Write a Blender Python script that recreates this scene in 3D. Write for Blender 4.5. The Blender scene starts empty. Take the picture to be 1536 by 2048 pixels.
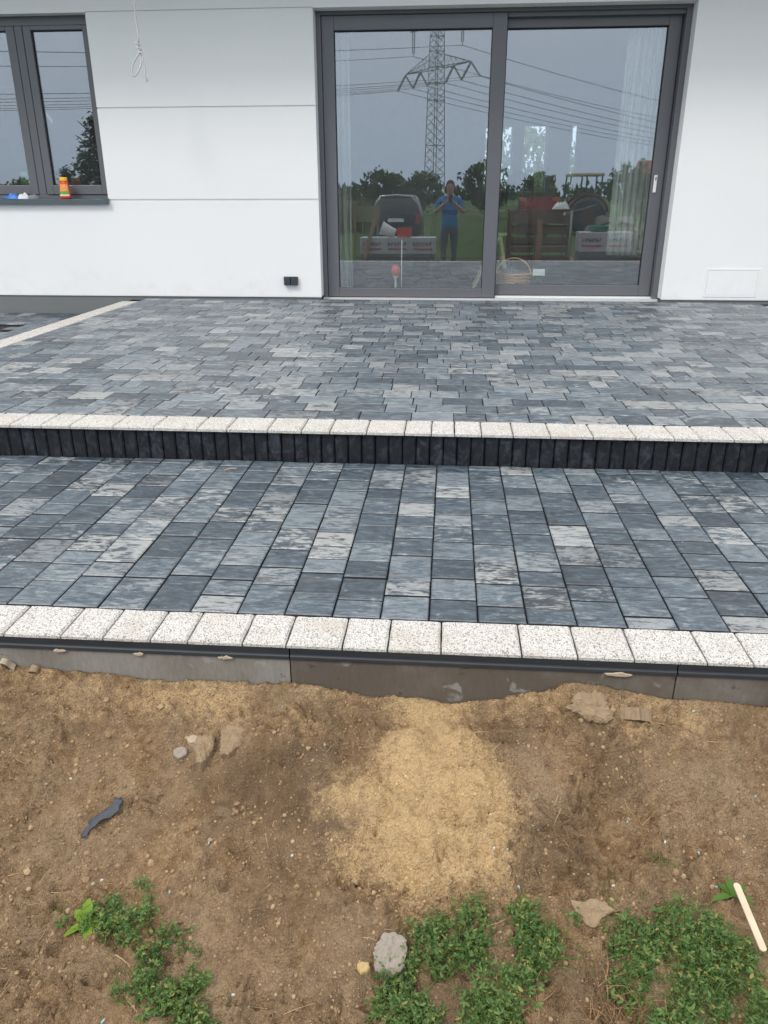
import bpy, bmesh, math, random
from mathutils import Vector, Matrix, noise, Euler
random.seed(7)
scene = bpy.context.scene
col = scene.collection
PI = math.pi

# ------------------------------------------------------------------ camera
CAMZ = 1.5
F_PX, PITCH, YAW, ROLL = 1556.6, 0.3855, 0.0804, -0.0024
cam_d = bpy.data.cameras.new('camera')
cam = bpy.data.objects.new('camera', cam_d)
col.objects.link(cam)
cam_d.sensor_fit = 'VERTICAL'
cam_d.sensor_height = 36.0
cam_d.lens = 36.0 * F_PX / 2048.0
cam_d.clip_start = 0.02
cam_d.clip_end = 3000
_f = Vector((-math.sin(YAW)*math.cos(PITCH), math.cos(YAW)*math.cos(PITCH), -math.sin(PITCH)))
_r = Vector((math.cos(YAW), math.sin(YAW), 0))
_u = _r.cross(_f)
_c, _s = math.cos(ROLL), math.sin(ROLL)
_r2, _u2 = _c*_r + _s*_u, -_s*_r + _c*_u
cam.matrix_world = Matrix(((_r2.x, _u2.x, -_f.x, 0), (_r2.y, _u2.y, -_f.y, 0), (_r2.z, _u2.z, -_f.z, CAMZ), (0, 0, 0, 1)))
scene.camera = cam

# ------------------------------------------------------------------ world: overcast day
SUN_EL, SUN_AZ = math.radians(50), math.radians(214)   # azimuth measured clockwise from +Y
world = bpy.data.worlds.new('World')
scene.world = world
world.use_nodes = True
wt = world.node_tree
wt.nodes.clear()
wo = wt.nodes.new('ShaderNodeOutputWorld')
bg = wt.nodes.new('ShaderNodeBackground')
sky = wt.nodes.new('ShaderNodeTexSky')
sky.sky_type = 'NISHITA'
sky.sun_disc = False
sky.sun_elevation = SUN_EL
sky.sun_rotation = SUN_AZ
sky.air_density = 1.0
sky.dust_density = 4.0
hs = wt.nodes.new('ShaderNodeHueSaturation')
hs.inputs['Saturation'].default_value = 0.55
tc = wt.nodes.new('ShaderNodeTexCoord')
sp = wt.nodes.new('ShaderNodeSeparateXYZ')
ramp = wt.nodes.new('ShaderNodeValToRGB')           # cloud layer: brighter and whiter towards the zenith
ramp.color_ramp.elements[0].position = 0.0
ramp.color_ramp.elements[0].color = (8.3, 9.9, 12.3, 1)
ramp.color_ramp.elements[1].position = 0.75
ramp.color_ramp.elements[1].color = (15.7, 15.4, 14.9, 1)
nz = wt.nodes.new('ShaderNodeTexNoise')
nz.inputs['Scale'].default_value = 2.2
nz.inputs['Detail'].default_value = 4
nmr = wt.nodes.new('ShaderNodeMapRange')
nmr.inputs['To Min'].default_value = 0.93
nmr.inputs['To Max'].default_value = 1.07
vm = wt.nodes.new('ShaderNodeVectorMath')
vm.operation = 'SCALE'
mix = wt.nodes.new('ShaderNodeMix')
mix.data_type = 'RGBA'
mix.inputs['Factor'].default_value = 0.86
L = wt.links.new
L(sky.outputs[0], hs.inputs['Color'])
L(tc.outputs['Generated'], sp.inputs[0])
L(sp.outputs['Z'], ramp.inputs[0])
L(tc.outputs['Generated'], nz.inputs['Vector'])
L(nz.outputs['Fac'], nmr.inputs['Value'])
L(ramp.outputs[0], vm.inputs[0])
L(nmr.outputs[0], vm.inputs['Scale'])
L(hs.outputs[0], mix.inputs['A'])
L(vm.outputs[0], mix.inputs['B'])
L(mix.outputs['Result'], bg.inputs['Color'])
bg.inputs['Strength'].default_value = 0.112
L(bg.outputs[0], wo.inputs[0])

sun_d = bpy.data.lights.new('sun', 'SUN')
sun_d.energy = 1.45
sun_d.angle = math.radians(14)
sun_d.color = (1.0, 0.965, 0.91)
sun = bpy.data.objects.new('sun', sun_d)
col.objects.link(sun)
sd = Vector((math.sin(SUN_AZ)*math.cos(SUN_EL), math.cos(SUN_AZ)*math.cos(SUN_EL), math.sin(SUN_EL)))
sun.rotation_euler = sd.to_track_quat('Z', 'Y').to_euler()
sun.location = sd*30

scene.view_settings.view_transform = 'Standard'
scene.view_settings.look = 'None'
scene.view_settings.exposure = 0.10
scene.view_settings.gamma = 1.0
scene.cycles.use_denoising = True
scene.cycles.max_bounces = 10
scene.cycles.transparent_max_bounces = 16

# ------------------------------------------------------------------ helpers
def link(o, parent=None):
    col.objects.link(o)
    if parent is not None:
        o.parent = parent
    return o

def tag(o, label=None, cat=None, group=None, kind=None):
    if label: o['label'] = label
    if cat: o['category'] = cat
    if group: o['group'] = group
    if kind: o['kind'] = kind
    return o

def empty(name, loc=(0, 0, 0), label=None, cat=None, group=None, kind=None, rz=0):
    o = bpy.data.objects.new(name, None)
    o.empty_display_size = 0.1
    o.location = loc
    o.rotation_euler = (0, 0, rz)
    link(o)
    return tag(o, label, cat, group, kind)

class MB:
    def __init__(s):
        s.v, s.f, s.m = [], [], []
    def add(s, vs, fs, mi=0):
        b = len(s.v)
        s.v += [tuple(p) for p in vs]
        s.f += [tuple(b+i for i in f) for f in fs]
        s.m += [mi]*len(fs)
        return s
    def box(s, x0, x1, y0, y1, z0, z1, mi=0, M=None):
        vs = [Vector((x, y, z)) for z in (z0, z1) for y in (y0, y1) for x in (x0, x1)]
        if M is not None: vs = [M @ p for p in vs]
        return s.add(vs, [(0, 2, 3, 1), (4, 5, 7, 6), (0, 1, 5, 4), (2, 6, 7, 3), (0, 4, 6, 2), (1, 3, 7, 5)], mi)
    def cbox(s, x0, x1, y0, y1, z0, z1, c, mi=0, M=None):
        # box with bevelled top rim
        vs = []
        for (z, k) in ((z0, 0), (z1-c, 0), (z1, c)):
            vs += [Vector((x0+k, y0+k, z)), Vector((x1-k, y0+k, z)), Vector((x1-k, y1-k, z)), Vector((x0+k, y1-k, z))]
        if M is not None: vs = [M @ p for p in vs]
        fs = [(3, 2, 1, 0), (8, 9, 10, 11)]
        for b in (0, 4):
            for i in range(4):
                j = (i+1) % 4
                fs.append((b+i, b+j, b+4+j, b+4+i))
        return s.add(vs, fs, mi)
    def tube(s, pts, rad, n=8, mi=0, cap=True):
        pts = [Vector(p) for p in pts]
        if not hasattr(rad, '__len__'): rad = [rad]*len(pts)
        vs, fs = [], []
        prev = None
        for i, p in enumerate(pts):
            d = (pts[min(i+1, len(pts)-1)] - pts[max(i-1, 0)])
            if d.length < 1e-9: d = Vector((0, 0, 1))
            d.normalize()
            if prev is None:
                a = d.orthogonal().normalized()
            else:
                a = (prev - d*prev.dot(d))
                a = a.normalized() if a.length > 1e-6 else d.orthogonal().normalized()
            prev = a
            b = d.cross(a)
            for k in range(n):
                t = 2*PI*k/n
                vs.append(p + (a*math.cos(t) + b*math.sin(t))*rad[i])
        for i in range(len(pts)-1):
            for k in range(n):
                k2 = (k+1) % n
                fs.append((i*n+k, i*n+k2, (i+1)*n+k2, (i+1)*n+k))
        if cap:
            fs.append(tuple(range(n-1, -1, -1)))
            fs.append(tuple((len(pts)-1)*n+k for k in range(n)))
        return s.add(vs, fs, mi)
    def lathe(s, prof, n=20, c=(0, 0, 0), mi=0, sx=1, sy=1):
        vs, fs = [], []
        for r, z in prof:
            for k in range(n):
                t = 2*PI*k/n
                vs.append((c[0]+r*math.cos(t)*sx, c[1]+r*math.sin(t)*sy, c[2]+z))
        for i in range(len(prof)-1):
            for k in range(n):
                k2 = (k+1) % n
                fs.append((i*n+k, i*n+k2, (i+1)*n+k2, (i+1)*n+k))
        fs.append(tuple(range(n-1, -1, -1)))
        fs.append(tuple((len(prof)-1)*n+k for k in range(n)))
        return s.add(vs, fs, mi)
    def prism(s, poly, z0, z1, mi=0, M=None, top=1.0):
        n = len(poly)
        cx = sum(p[0] for p in poly)/n; cy = sum(p[1] for p in poly)/n
        vs = [Vector((p[0], p[1], z0)) for p in poly] + [Vector((cx+(p[0]-cx)*top, cy+(p[1]-cy)*top, z1)) for p in poly]
        if M is not None: vs = [M @ p for p in vs]
        fs = [tuple(range(n-1, -1, -1)), tuple(range(n, 2*n))]
        for i in range(n):
            j = (i+1) % n
            fs.append((i, j, n+j, n+i))
        return s.add(vs, fs, mi)
    def mesh(s, name):
        me = bpy.data.meshes.new(name)
        me.from_pydata(s.v, [], s.f)
        me.update()
        return me
    def build(s, name, mats, parent=None, smooth=False, loc=(0, 0, 0), rot=None, bevel=0, shade_angle=None):
        me = s.mesh(name)
        if not isinstance(mats, (list, tuple)): mats = [mats]
        for m in mats: me.materials.append(m)
        if len(mats) > 1:
            me.polygons.foreach_set('material_index', s.m)
        if smooth:
            me.polygons.foreach_set('use_smooth', [True]*len(me.polygons))
        o = bpy.data.objects.new(name, me)
        o.location = loc
        if rot: o.rotation_euler = rot
        link(o, parent)
        if bevel:
            b = o.modifiers.new('bevel', 'BEVEL')
            b.width = bevel; b.segments = 2; b.limit_method = 'ANGLE'
        return o

def fbm(x, y, z=0.0, sc=1.0, oct=4):
    a, t, f = 1.0, 0.0, sc
    for _ in range(oct):
        t += a*noise.noise((x*f, y*f, z+f*0.37))
        a *= 0.5; f *= 2.03
    return t

# ------------------------------------------------------------------ materials
class NT:
    def __init__(s, name):
        s.m = bpy.data.materials.new(name)
        s.m.use_nodes = True
        s.t = s.m.node_tree
        s.p = s.t.nodes['Principled BSDF']
        s.out = s.t.nodes['Material Output']
    def n(s, typ, **kw):
        nd = s.t.nodes.new(typ)
        for k, v in kw.items():
            if hasattr(nd, k): setattr(nd, k, v)
        return nd
    def l(s, a, b): s.t.links.new(a, b)
    def val(s, sock, v):
        if isinstance(v, bpy.types.NodeSocket): s.l(v, sock)
        else: sock.default_value = v
    def pos(s): return s.n('ShaderNodeNewGeometry').outputs['Position']
    def obj(s): return s.n('ShaderNodeTexCoord').outputs['Object']
    def map(s, vec, scale=(1, 1, 1), loc=(0, 0, 0)):
        m = s.n('ShaderNodeMapping')
        s.l(vec, m.inputs['Vector'])
        m.inputs['Scale'].default_value = scale
        m.inputs['Location'].default_value = loc
        return m.outputs[0]
    def noise(s, vec, scale, detail=4, rough=0.55, dist=0.0, out='Fac'):
        m = s.n('ShaderNodeTexNoise')
        if vec is not None: s.l(vec, m.inputs['Vector'])
        m.inputs['Scale'].default_value = scale
        m.inputs['Detail'].default_value = detail
        m.inputs['Roughness'].default_value = rough
        m.inputs['Distortion'].default_value = dist
        return m.outputs[out]
    def voro(s, vec, scale, feature='F1', out='Distance'):
        m = s.n('ShaderNodeTexVoronoi')
        m.feature = feature
        s.l(vec, m.inputs['Vector'])
        m.inputs['Scale'].default_value = scale
        return m.outputs[out]
    def n_warp(s, P, n):
        m = s.n('ShaderNodeVectorMath'); m.operation = 'ADD'
        k = s.n('ShaderNodeVectorMath'); k.operation = 'SCALE'
        k.inputs[0].default_value = (.03, .02, .01); s.l(n, k.inputs['Scale'])
        s.l(P, m.inputs[0]); s.l(k.outputs[0], m.inputs[1])
        return m.outputs[0]
    def math(s, op, a, b=0.0, c=None, clamp=False):
        m = s.n('ShaderNodeMath'); m.operation = op; m.use_clamp = clamp
        s.val(m.inputs[0], a); s.val(m.inputs[1], b)
        if c is not None: s.val(m.inputs[2], c)
        return m.outputs[0]
    def mr(s, v, a, b, c=0.0, d=1.0, smooth=True):
        m = s.n('ShaderNodeMapRange')
        m.interpolation_type = 'SMOOTHSTEP' if smooth else 'LINEAR'
        s.l(v, m.inputs['Value'])
        for k, x in zip(('From Min', 'From Max', 'To Min', 'To Max'), (a, b, c, d)): s.val(m.inputs[k], x)
        return m.outputs[0]
    def mixc(s, f, a, b, blend='MIX'):
        m = s.n('ShaderNodeMix'); m.data_type = 'RGBA'; m.blend_type = blend
        s.val(m.inputs['Factor'], f)
        for k, x in (('A', a), ('B', b)):
            if isinstance(x, bpy.types.NodeSocket): s.l(x, m.inputs[k])
            else: m.inputs[k].default_value = (*x, 1) if len(x) == 3 else x
        return m.outputs['Result']
    def ramp(s, v, stops):
        r = s.n('ShaderNodeValToRGB')
        e = r.color_ramp.elements
        while len(e) < len(stops): e.new(0.5)
        for i, (p, c) in enumerate(stops):
            e[i].position = p; e[i].color = (*c, 1)
        s.l(v, r.inputs[0])
        return r.outputs[0]
    def bump(s, h, strength=0.3, dist=0.01):
        b = s.n('ShaderNodeBump')
        b.inputs['Strength'].default_value = strength
        b.inputs['Distance'].default_value = dist
        s.l(h, b.inputs['Height'])
        s.l(b.outputs[0], s.p.inputs['Normal'])
    def set(s, **kw):
        for k, v in kw.items():
            nm = {'color': 'Base Color', 'rough': 'Roughness', 'metal': 'Metallic', 'spec': 'Specular IOR Level', 'alpha': 'Alpha'}.get(k, k)
            if isinstance(v, bpy.types.NodeSocket): s.l(v, s.p.inputs[nm])
            else:
                if nm == 'Base Color' and len(v) == 3: v = (*v, 1)
                s.p.inputs[nm].default_value = v
        return s

def simple(name, c, rough=0.6, metal=0.0, var=0.12, scale=12, bump=0.0, bscale=80, spec=0.5):
    t = NT(name)
    p = t.obj()
    n = t.noise(p, scale, 5)
    a = tuple(x*(1-var) for x in c); b = tuple(min(1, x*(1+var)) for x in c)
    t.set(color=t.mixc(n, a, b), rough=t.mr(n, 0.2, 0.8, max(0.02, rough-0.06), min(1, rough+0.06)), metal=metal, spec=spec)
    if bump: t.bump(t.noise(p, bscale, 4), bump, 0.004)
    return t.m

def paver_mat(name, island, dark=0.0, lift=1.0, grey=0.0, white=0.0):
    t = NT(name)
    if island: rnd = t.n('ShaderNodeNewGeometry').outputs['Random Per Island']
    else: rnd = t.n('ShaderNodeObjectInfo').outputs['Random']
    w = t.n('ShaderNodeTexWhiteNoise'); w.noise_dimensions = '1D'
    t.l(t.math('MULTIPLY', rnd, 917.3), w.inputs['W'])
    sep = t.n('ShaderNodeSeparateColor'); t.l(w.outputs['Color'], sep.inputs[0])
    r2, r3, r4 = sep.outputs
    off = t.n('ShaderNodeVectorMath'); off.operation = 'SCALE'
    t.l(w.outputs['Color'], off.inputs[0]); off.inputs['Scale'].default_value = 40
    ad = t.n('ShaderNodeVectorMath'); ad.operation = 'ADD'
    t.l(t.pos(), ad.inputs[0]); t.l(off.outputs[0], ad.inputs[1])
    P = ad.outputs[0]
    st = t.noise(t.map(P, (18, 85, 85)), 1.0, 9, 0.76, 1.1)           # drawn-out pigment streaks
    big = t.noise(t.map(P, (13, 24, 24)), 1.0, 8, 0.66, 1.2)
    fine = t.noise(P, 420, 2, 0.6)
    base = t.ramp(t.math('ADD', t.math('ADD', t.math('MULTIPLY', st, 0.50), t.math('MULTIPLY', big, 0.32)), t.math('ADD', t.math('MULTIPLY', r2, 0.12), 0.03)),
                  [(p_, tuple(lift*(q*(1-grey)+grey*sum(k)/3) for q in k)) for p_, k in ((0.40, (0.015, 0.024, 0.036)), (0.495, (0.054, 0.080, 0.106)), (0.585, (0.170, 0.205, 0.232)))])
    warm = t.mixc(t.math('MULTIPLY', t.mr(t.noise(t.map(P, (6, 14, 14)), 1.0, 3), 0.6, 0.75), 0.35), base, (0.16, 0.12, 0.085))
    thr = t.mr(t.math('POWER', r3, 2.2), 0, 1, 0.60-white, 0.44-white, smooth=False)
    wm = t.mr(t.math('ADD', t.math('MULTIPLY', st, 0.55), t.math('MULTIPLY', big, 0.45)), thr, t.math('ADD', thr, 0.06))
    wm = t.math('MULTIPLY', wm, t.mr(fine, 0.2, 0.65, 0.55, 1.0))
    wm = t.math('MULTIPLY', wm, t.mr(r4, 0, 1, 0.35, 0.95))
    c = t.mixc(wm, warm, (0.42, 0.425, 0.42))
    c = t.mixc(t.mr(fine, 0.35, 0.65, 0.0, 0.65), c, t.mixc(0.5, c, (0.010, 0.013, 0.018)))
    if dark: c = t.mixc(dark, c, (0.012, 0.014, 0.018))
    t.set(color=c, rough=t.mr(st, 0.3, 0.7, 0.34, 0.50), spec=0.85)
    t.bump(t.math('ADD', fine, t.math('MULTIPLY', st, 1.6)), 0.55, 0.0014)
    return t.m

def granulate_mat():
    t = NT('white_granulate')
    P = t.pos()
    v = t.voro(t.map(P, (1, .6, 1)), 390, out='Color')
    sep = t.n('ShaderNodeSeparateColor'); t.l(v, sep.inputs[0])
    d = t.voro(t.map(P, (1, .6, 1)), 390)
    pick = t.mr(sep.outputs[0], 0.77, 0.86)
    big = t.noise(P, 9, 3)
    ob = t.n('ShaderNodeObjectInfo').outputs['Random']
    c = t.mixc(sep.outputs[1], (0.54, 0.525, 0.50), (0.715, 0.705, 0.685))
    c = t.mixc(t.mr(ob, 0, 1, 0.0, 0.16), c, (0.50, 0.46, 0.41))
    c = t.mixc(t.math('MULTIPLY', pick, 0.78), c, (0.15, 0.135, 0.12))
    gap = t.mr(d, 0.5, 0.8)
    c = t.mixc(t.math('MULTIPLY', gap, 0.5), c, (0.27, 0.25, 0.23))
    c = t.mixc(t.mr(big, 0.48, 0.72, 0, 0.35), c, (0.42, 0.36, 0.28))
    t.set(color=c, rough=0.8, spec=0.3)
    t.bump(t.math('MULTIPLY', d, -1.0), 0.7, 0.003)
    return t.m

def stucco_mat():
    t = NT('white_render')
    P = t.pos()
    n1 = t.noise(P, 1.3, 3); n2 = t.noise(P, 330, 3, 0.7)
    c = t.mixc(n1, (0.765, 0.768, 0.766), (0.81, 0.81, 0.806))
    spots = t.voro(P, 4.3)
    c = t.mixc(t.mr(spots, 0.006, 0.016, 0.55, 0.0), c, (0.3, 0.27, 0.24))
    sx = t.n('ShaderNodeSeparateXYZ'); t.l(P, sx.inputs[0])
    splash = t.math('MULTIPLY', t.mr(sx.outputs['Z'], 0.57, 0.95, 1, 0), t.mr(t.noise(P, 7, 5), 0.45, 0.8, 0, 0.30))
    c = t.mixc(splash, c, (0.55, 0.50, 0.44))
    t.set(color=c, rough=0.92, spec=0.2)
    t.bump(t.math('ADD', n2, t.math('MULTIPLY', t.noise(P, 90, 3), 0.8)), 0.28, 0.004)
    return t.m

def glass_mat(name, refl=0.12, tint=(0.80, 0.86, 0.85), veil=0.018):
    t = NT(name)
    t.t.nodes.remove(t.p)
    tr = t.n('ShaderNodeBsdfTransparent'); tr.inputs['Color'].default_value = (*tint, 1)
    gl = t.n('ShaderNodeBsdfGlossy'); gl.inputs['Roughness'].default_value = 0.0
    gl.inputs['Color'].default_value = (0.94, 0.97, 1.0, 1)
    lw = t.n('ShaderNodeLayerWeight')
    f = t.math('ADD', t.math('MULTIPLY', t.math('POWER', lw.outputs['Facing'], 4.0), 0.6), refl, clamp=True)
    mx = t.n('ShaderNodeMixShader')
    t.l(f, mx.inputs[0]); t.l(tr.outputs[0], mx.inputs[1]); t.l(gl.outputs[0], mx.inputs[2])
    df = t.n('ShaderNodeBsdfDiffuse'); df.inputs[0].default_value = (0.75, 0.78, 0.80, 1)      # pale diffuse veil, stands in for room light lifting the dark reflections
    m2 = t.n('ShaderNodeMixShader'); t.l(t.mr(t.noise(t.pos(), 2.2, 4), 0.3, 0.7, veil*.6, veil*1.4), m2.inputs[0])
    t.l(mx.outputs[0], m2.inputs[1]); t.l(df.outputs[0], m2.inputs[2])
    t.l(m2.outputs[0], t.out.inputs[0])
    return t.m

def sheer_mat():
    t = NT('sheer_curtain')
    t.t.nodes.remove(t.p)
    df = t.n('ShaderNodeBsdfDiffuse'); df.inputs[0].default_value = (0.82, 0.84, 0.82, 1)
    tl = t.n('ShaderNodeBsdfTranslucent'); tl.inputs[0].default_value = (0.82, 0.84, 0.82, 1)
    tr = t.n('ShaderNodeBsdfTransparent')
    a = t.n('ShaderNodeMixShader'); a.inputs[0].default_value = 0.5
    t.l(df.outputs[0], a.inputs[1]); t.l(tl.outputs[0], a.inputs[2])
    b = t.n('ShaderNodeMixShader')
    t.l(t.mr(t.noise(t.map(t.pos(), (60, 1, 2)), 1.0, 3), 0.35, 0.65, 0.45, 0.85), b.inputs[0])
    t.l(a.outputs[0], b.inputs[2]); t.l(tr.outputs[0], b.inputs[1])
    t.l(b.outputs[0], t.out.inputs[0])
    return t.m

def leaf_mat(name, a, b, tl=0.3, dry=None):
    t = NT(name)
    r = t.n('ShaderNodeNewGeometry').outputs['Random Per Island']
    c = t.mixc(r, a, b)
    if dry: c = t.mixc(t.mr(r, 0.93, 0.94), c, dry)
    t.set(color=c, rough=0.55, spec=0.35)
    tr = t.n('ShaderNodeBsdfTranslucent'); t.l(c, tr.inputs[0])
    mx = t.n('ShaderNodeMixShader'); mx.inputs[0].default_value = tl
    t.l(t.p.outputs[0], mx.inputs[1]); t.l(tr.outputs[0], mx.inputs[2])
    t.l(mx.outputs[0], t.out.inputs[0])
    return t.m

def ground_mat():
    t = NT('bare_soil_and_field')
    P = t.pos()
    at = t.n('ShaderNodeAttribute'); at.attribute_name = 'sand'
    ad = t.n('ShaderNodeAttribute'); ad.attribute_name = 'damp'
    ag = t.n('ShaderNodeAttribute'); ag.attribute_name = 'turf'
    n0 = t.noise(P, 3.4, 9, 0.66, 0.5); n1 = t.noise(P, 6, 6, 0.6); n2 = t.noise(P, 38, 5, 0.65); n3 = t.noise(P, 240, 4, 0.7)
    soil = t.ramp(n2, [(0.3, (0.140, 0.082, 0.041)), (0.5, (0.255, 0.164, 0.087)), (0.72, (0.360, 0.250, 0.144))])
    soil = t.mixc(t.mr(n1, 0.35, 0.62), soil, t.mixc(0.5, soil, (0.250, 0.185, 0.125)))
    soil = t.mixc(t.mr(n0, 0.51, 0.60, 0, 0.75), soil, t.mixc(0.6, soil, (0.36, 0.262, 0.165)))
    soil = t.mixc(t.mr(n0, 0.40, 0.48, 0.75, 0), soil, t.mixc(0.5, soil, (0.135, 0.085, 0.050)))
    soil = t.mixc(t.mr(n3, 0.32, 0.6, 0.45, 0.0), soil, (0.075, 0.046, 0.027))
    damp = t.mr(t.math('ADD', ad.outputs['Fac'], t.math('MULTIPLY', t.math('SUBTRACT', t.math('ADD', t.math('MULTIPLY', n1, 0.5), t.math('MULTIPLY', n2, 0.5)), 0.5), 2.4)), 0.35, 0.75, 0, 0.85)
    soil = t.mixc(damp, soil, t.mixc(0.42, soil, (0.070, 0.046, 0.030)))
    sand = t.ramp(n3, [(0.3, (0.34, 0.225, 0.112)), (0.5, (0.475, 0.330, 0.174)), (0.75, (0.57, 0.415, 0.235))])
    sand = t.mixc(t.mr(n2, 0.28, 0.5, 0.5, 0.0), sand, (0.27, 0.175, 0.095))
    grains = t.voro(P, 420, out='Color')
    sg = t.n('ShaderNodeSeparateColor'); t.l(grains, sg.inputs[0])
    edge = t.math('ADD', at.outputs['Fac'], t.math('MULTIPLY', t.math('SUBTRACT', t.math('ADD', t.math('MULTIPLY', n2, 0.6), t.math('MULTIPLY', n3, 0.4)), 0.5), 1.5))
    c = t.mixc(t.mr(edge, 0.25, 0.85), soil, sand)
    c = t.mixc(t.mr(sg.outputs[0], 0.95, 0.98, 0, 0.3), c, (0.34, 0.27, 0.19))
    turf = t.mixc(t.noise(P, 1.7, 6, 0.7), (0.030, 0.072, 0.016), (0.078, 0.120, 0.030))
    turf = t.mixc(t.mr(t.noise(t.map(P, (0.05, 0.22, 1)), 1.0, 3), 0.52, 0.66, 0, 0.8), turf, (0.115, 0.105, 0.045))
    c = t.mixc(t.mr(t.math('ADD', ag.outputs['Fac'], t.math('MULTIPLY', t.math('SUBTRACT', n1, 0.5), 0.8)), 0.35, 0.65), c, turf)
    t.set(color=c, rough=0.95, spec=0.15)
    v1 = t.voro(t.n_warp(P, n2), 120); v2 = t.voro(P, 330)
    t.bump(t.math('ADD', t.math('MULTIPLY', n2, 0.8), t.math('ADD', t.math('MULTIPLY', v1, -0.45), t.math('MULTIPLY', v2, -0.30))), 1.0, 0.010)
    return t.m

M = {}
M['wall'] = stucco_mat()
M['paver'] = paver_mat('melange_paver', False, lift=1.12, white=.018)
M['paver_far'] = paver_mat('melange_paver_joined', True, lift=1.12, white=.018)
M['paver_sheen'] = paver_mat('sheen_melange_paver', False, lift=1.38, grey=.22, white=.035)  # same paver lifted: grazing sheen painted into the colour, plus paler blocks
M['paver_sheen_far'] = paver_mat('sheen_melange_paver_joined', True, lift=1.38, grey=.22, white=.035)
M['riser'] = None
M['granulate'] = granulate_mat()
M['bed'] = simple('joint_sand', (0.022, 0.022, 0.023), 0.95, bump=0.4, bscale=200)
M['plinth'] = simple('plinth_render', (0.155, 0.165, 0.165), 0.9, var=0.1, scale=6, bump=0.4, bscale=300)
M['frame'] = simple('anthracite_frame', (0.118, 0.122, 0.134), 0.40, var=0.05, scale=30, bump=0.05, bscale=500)
M['gasket'] = simple('black_gasket', (0.012, 0.013, 0.015), 0.6)
M['sill'] = simple('anthracite_sill', (0.082, 0.105, 0.120), 0.32, var=0.05)
M['alu'] = simple('silver_aluminium', (0.72, 0.72, 0.71), 0.35, metal=0.35, var=0.05)
M['glass'] = glass_mat('window_glass', 0.165, (0.93, 0.96, 0.955))
M['plainglass'] = glass_mat('plain_glass', 0.04, (0.9, 0.93, 0.92))
M['sheer'] = sheer_mat()
M['white'] = simple('white_plastic', (0.74, 0.75, 0.76), 0.4, var=0.04)
M['black'] = simple('dark_plastic', (0.030, 0.038, 0.048), 0.45, var=0.1)
M['ground'] = ground_mat()
import numpy as np
# ------------------------------------------------------------------ key dimensions (metres)
D = 7.8425                      # facade plane
ZU, ZL = 0.5566, 0.4125         # upper and lower terrace levels
ZT, Z1, Z2 = 3.02, 2.2598, 1.4717   # opening heads, two joint lines
XL, XR, XW = -1.2447, 2.0272, -3.2891
YK = 1.737                      # kerb face

# ------------------------------------------------------------------ ground
_rng = np.random.RandomState(3)
_lat = _rng.rand(256, 256)
def vnoise(x, y):
    xi = np.floor(x).astype(int); yi = np.floor(y).astype(int)
    fx = x-xi; fy = y-yi
    fx = fx*fx*(3-2*fx); fy = fy*fy*(3-2*fy)
    a = _lat[xi % 256, yi % 256]; b = _lat[(xi+1) % 256, yi % 256]
    c = _lat[xi % 256, (yi+1) % 256]; d = _lat[(xi+1) % 256, (yi+1) % 256]
    return (a*(1-fx)+b*fx)*(1-fy)+(c*(1-fx)+d*fx)*fy - 0.5
def nfbm(x, y, sc, o=4, g=0.5):
    t = 0; a = 1.0
    for k in range(o):
        t = t + a*vnoise(x*sc+k*17.3, y*sc+k*9.1); a *= g; sc *= 2.1
    return t
KX = [-3, -1.2, -.79, -.4, -.24, .036, .17, .36, .62, .79, 3]
KZ = [.30, .315, .287, .30, .276, .24, .274, .33, .294, .292, .30]
BY = [-1e4, .0, .8, 1.05, 1.3, 1.5, 1.7, 1.737]
BZ = [0, 0, 0, .035, .10, .17, .255, .283]
def sstep(t): t = np.clip(t, 0, 1); return t*t*(3-2*t)
def base_z(x, y):
    return np.interp(y, BY, BZ) + sstep((y-1.35)/.38)*(np.interp(x, KX, KZ)-.283)
def poly_sd(px, py, poly):
    # signed distance, positive inside
    n = len(poly); dmin = np.full(px.shape, 1e9); ins = np.zeros(px.shape, bool)
    for i in range(n):
        x0, y0 = poly[i]; x1, y1 = poly[(i+1) % n]
        ex, ey = x1-x0, y1-y0
        t = np.clip(((px-x0)*ex+(py-y0)*ey)/(ex*ex+ey*ey+1e-12), 0, 1)
        dmin = np.minimum(dmin, np.hypot(px-x0-t*ex, py-y0-t*ey))
        c = ((y0 > py) != (y1 > py)) & (px < (x1-x0)*(py-y0)/((y1-y0) if abs(y1-y0) > 1e-12 else 1e-12)+x0)
        ins ^= c
    return np.where(ins, dmin, -dmin)
TONGUE = [(-0.249, 1.763), (0.036, 1.762), (0.194, 1.761), (0.284, 1.751), (0.244, 1.736), (0.115, 1.733), (0.069, 1.703), (0.113, 1.645), (0.173, 1.571), (0.199, 1.483), (0.196, 1.347), (0.171, 1.282), (0.073, 1.276), (0.019, 1.251), (-0.029, 1.225), (-0.068, 1.246), (-0.137, 1.285), (-0.231, 1.322), (-0.235, 1.355), (-0.169, 1.381), (-0.18, 1.428), (-0.281, 1.445), (-0.277, 1.482), (-0.161, 1.545), (-0.13, 1.632), (-0.095, 1.681), (-0.138, 1.735)]
SANDS = [TONGUE,
 [(-0.888, 1.681), (-0.747, 1.757), (-0.506, 1.742), (-0.497, 1.643), (-0.617, 1.64), (-0.691, 1.665), (-0.808, 1.647)],
 [(-0.383, 1.748), (-0.236, 1.769), (-0.153, 1.749), (-0.233, 1.731), (-0.341, 1.726)],
 [(0.535, 1.709), (0.59, 1.727), (0.695, 1.743), (0.695, 1.692), (0.623, 1.649), (0.594, 1.685)],
 [(0.459, 1.717), (0.56, 1.706), (0.534, 1.637), (0.438, 1.66)], [(.08, 1.745), (.30, 1.75), (.33, 1.70), (.12, 1.72)]]
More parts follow.
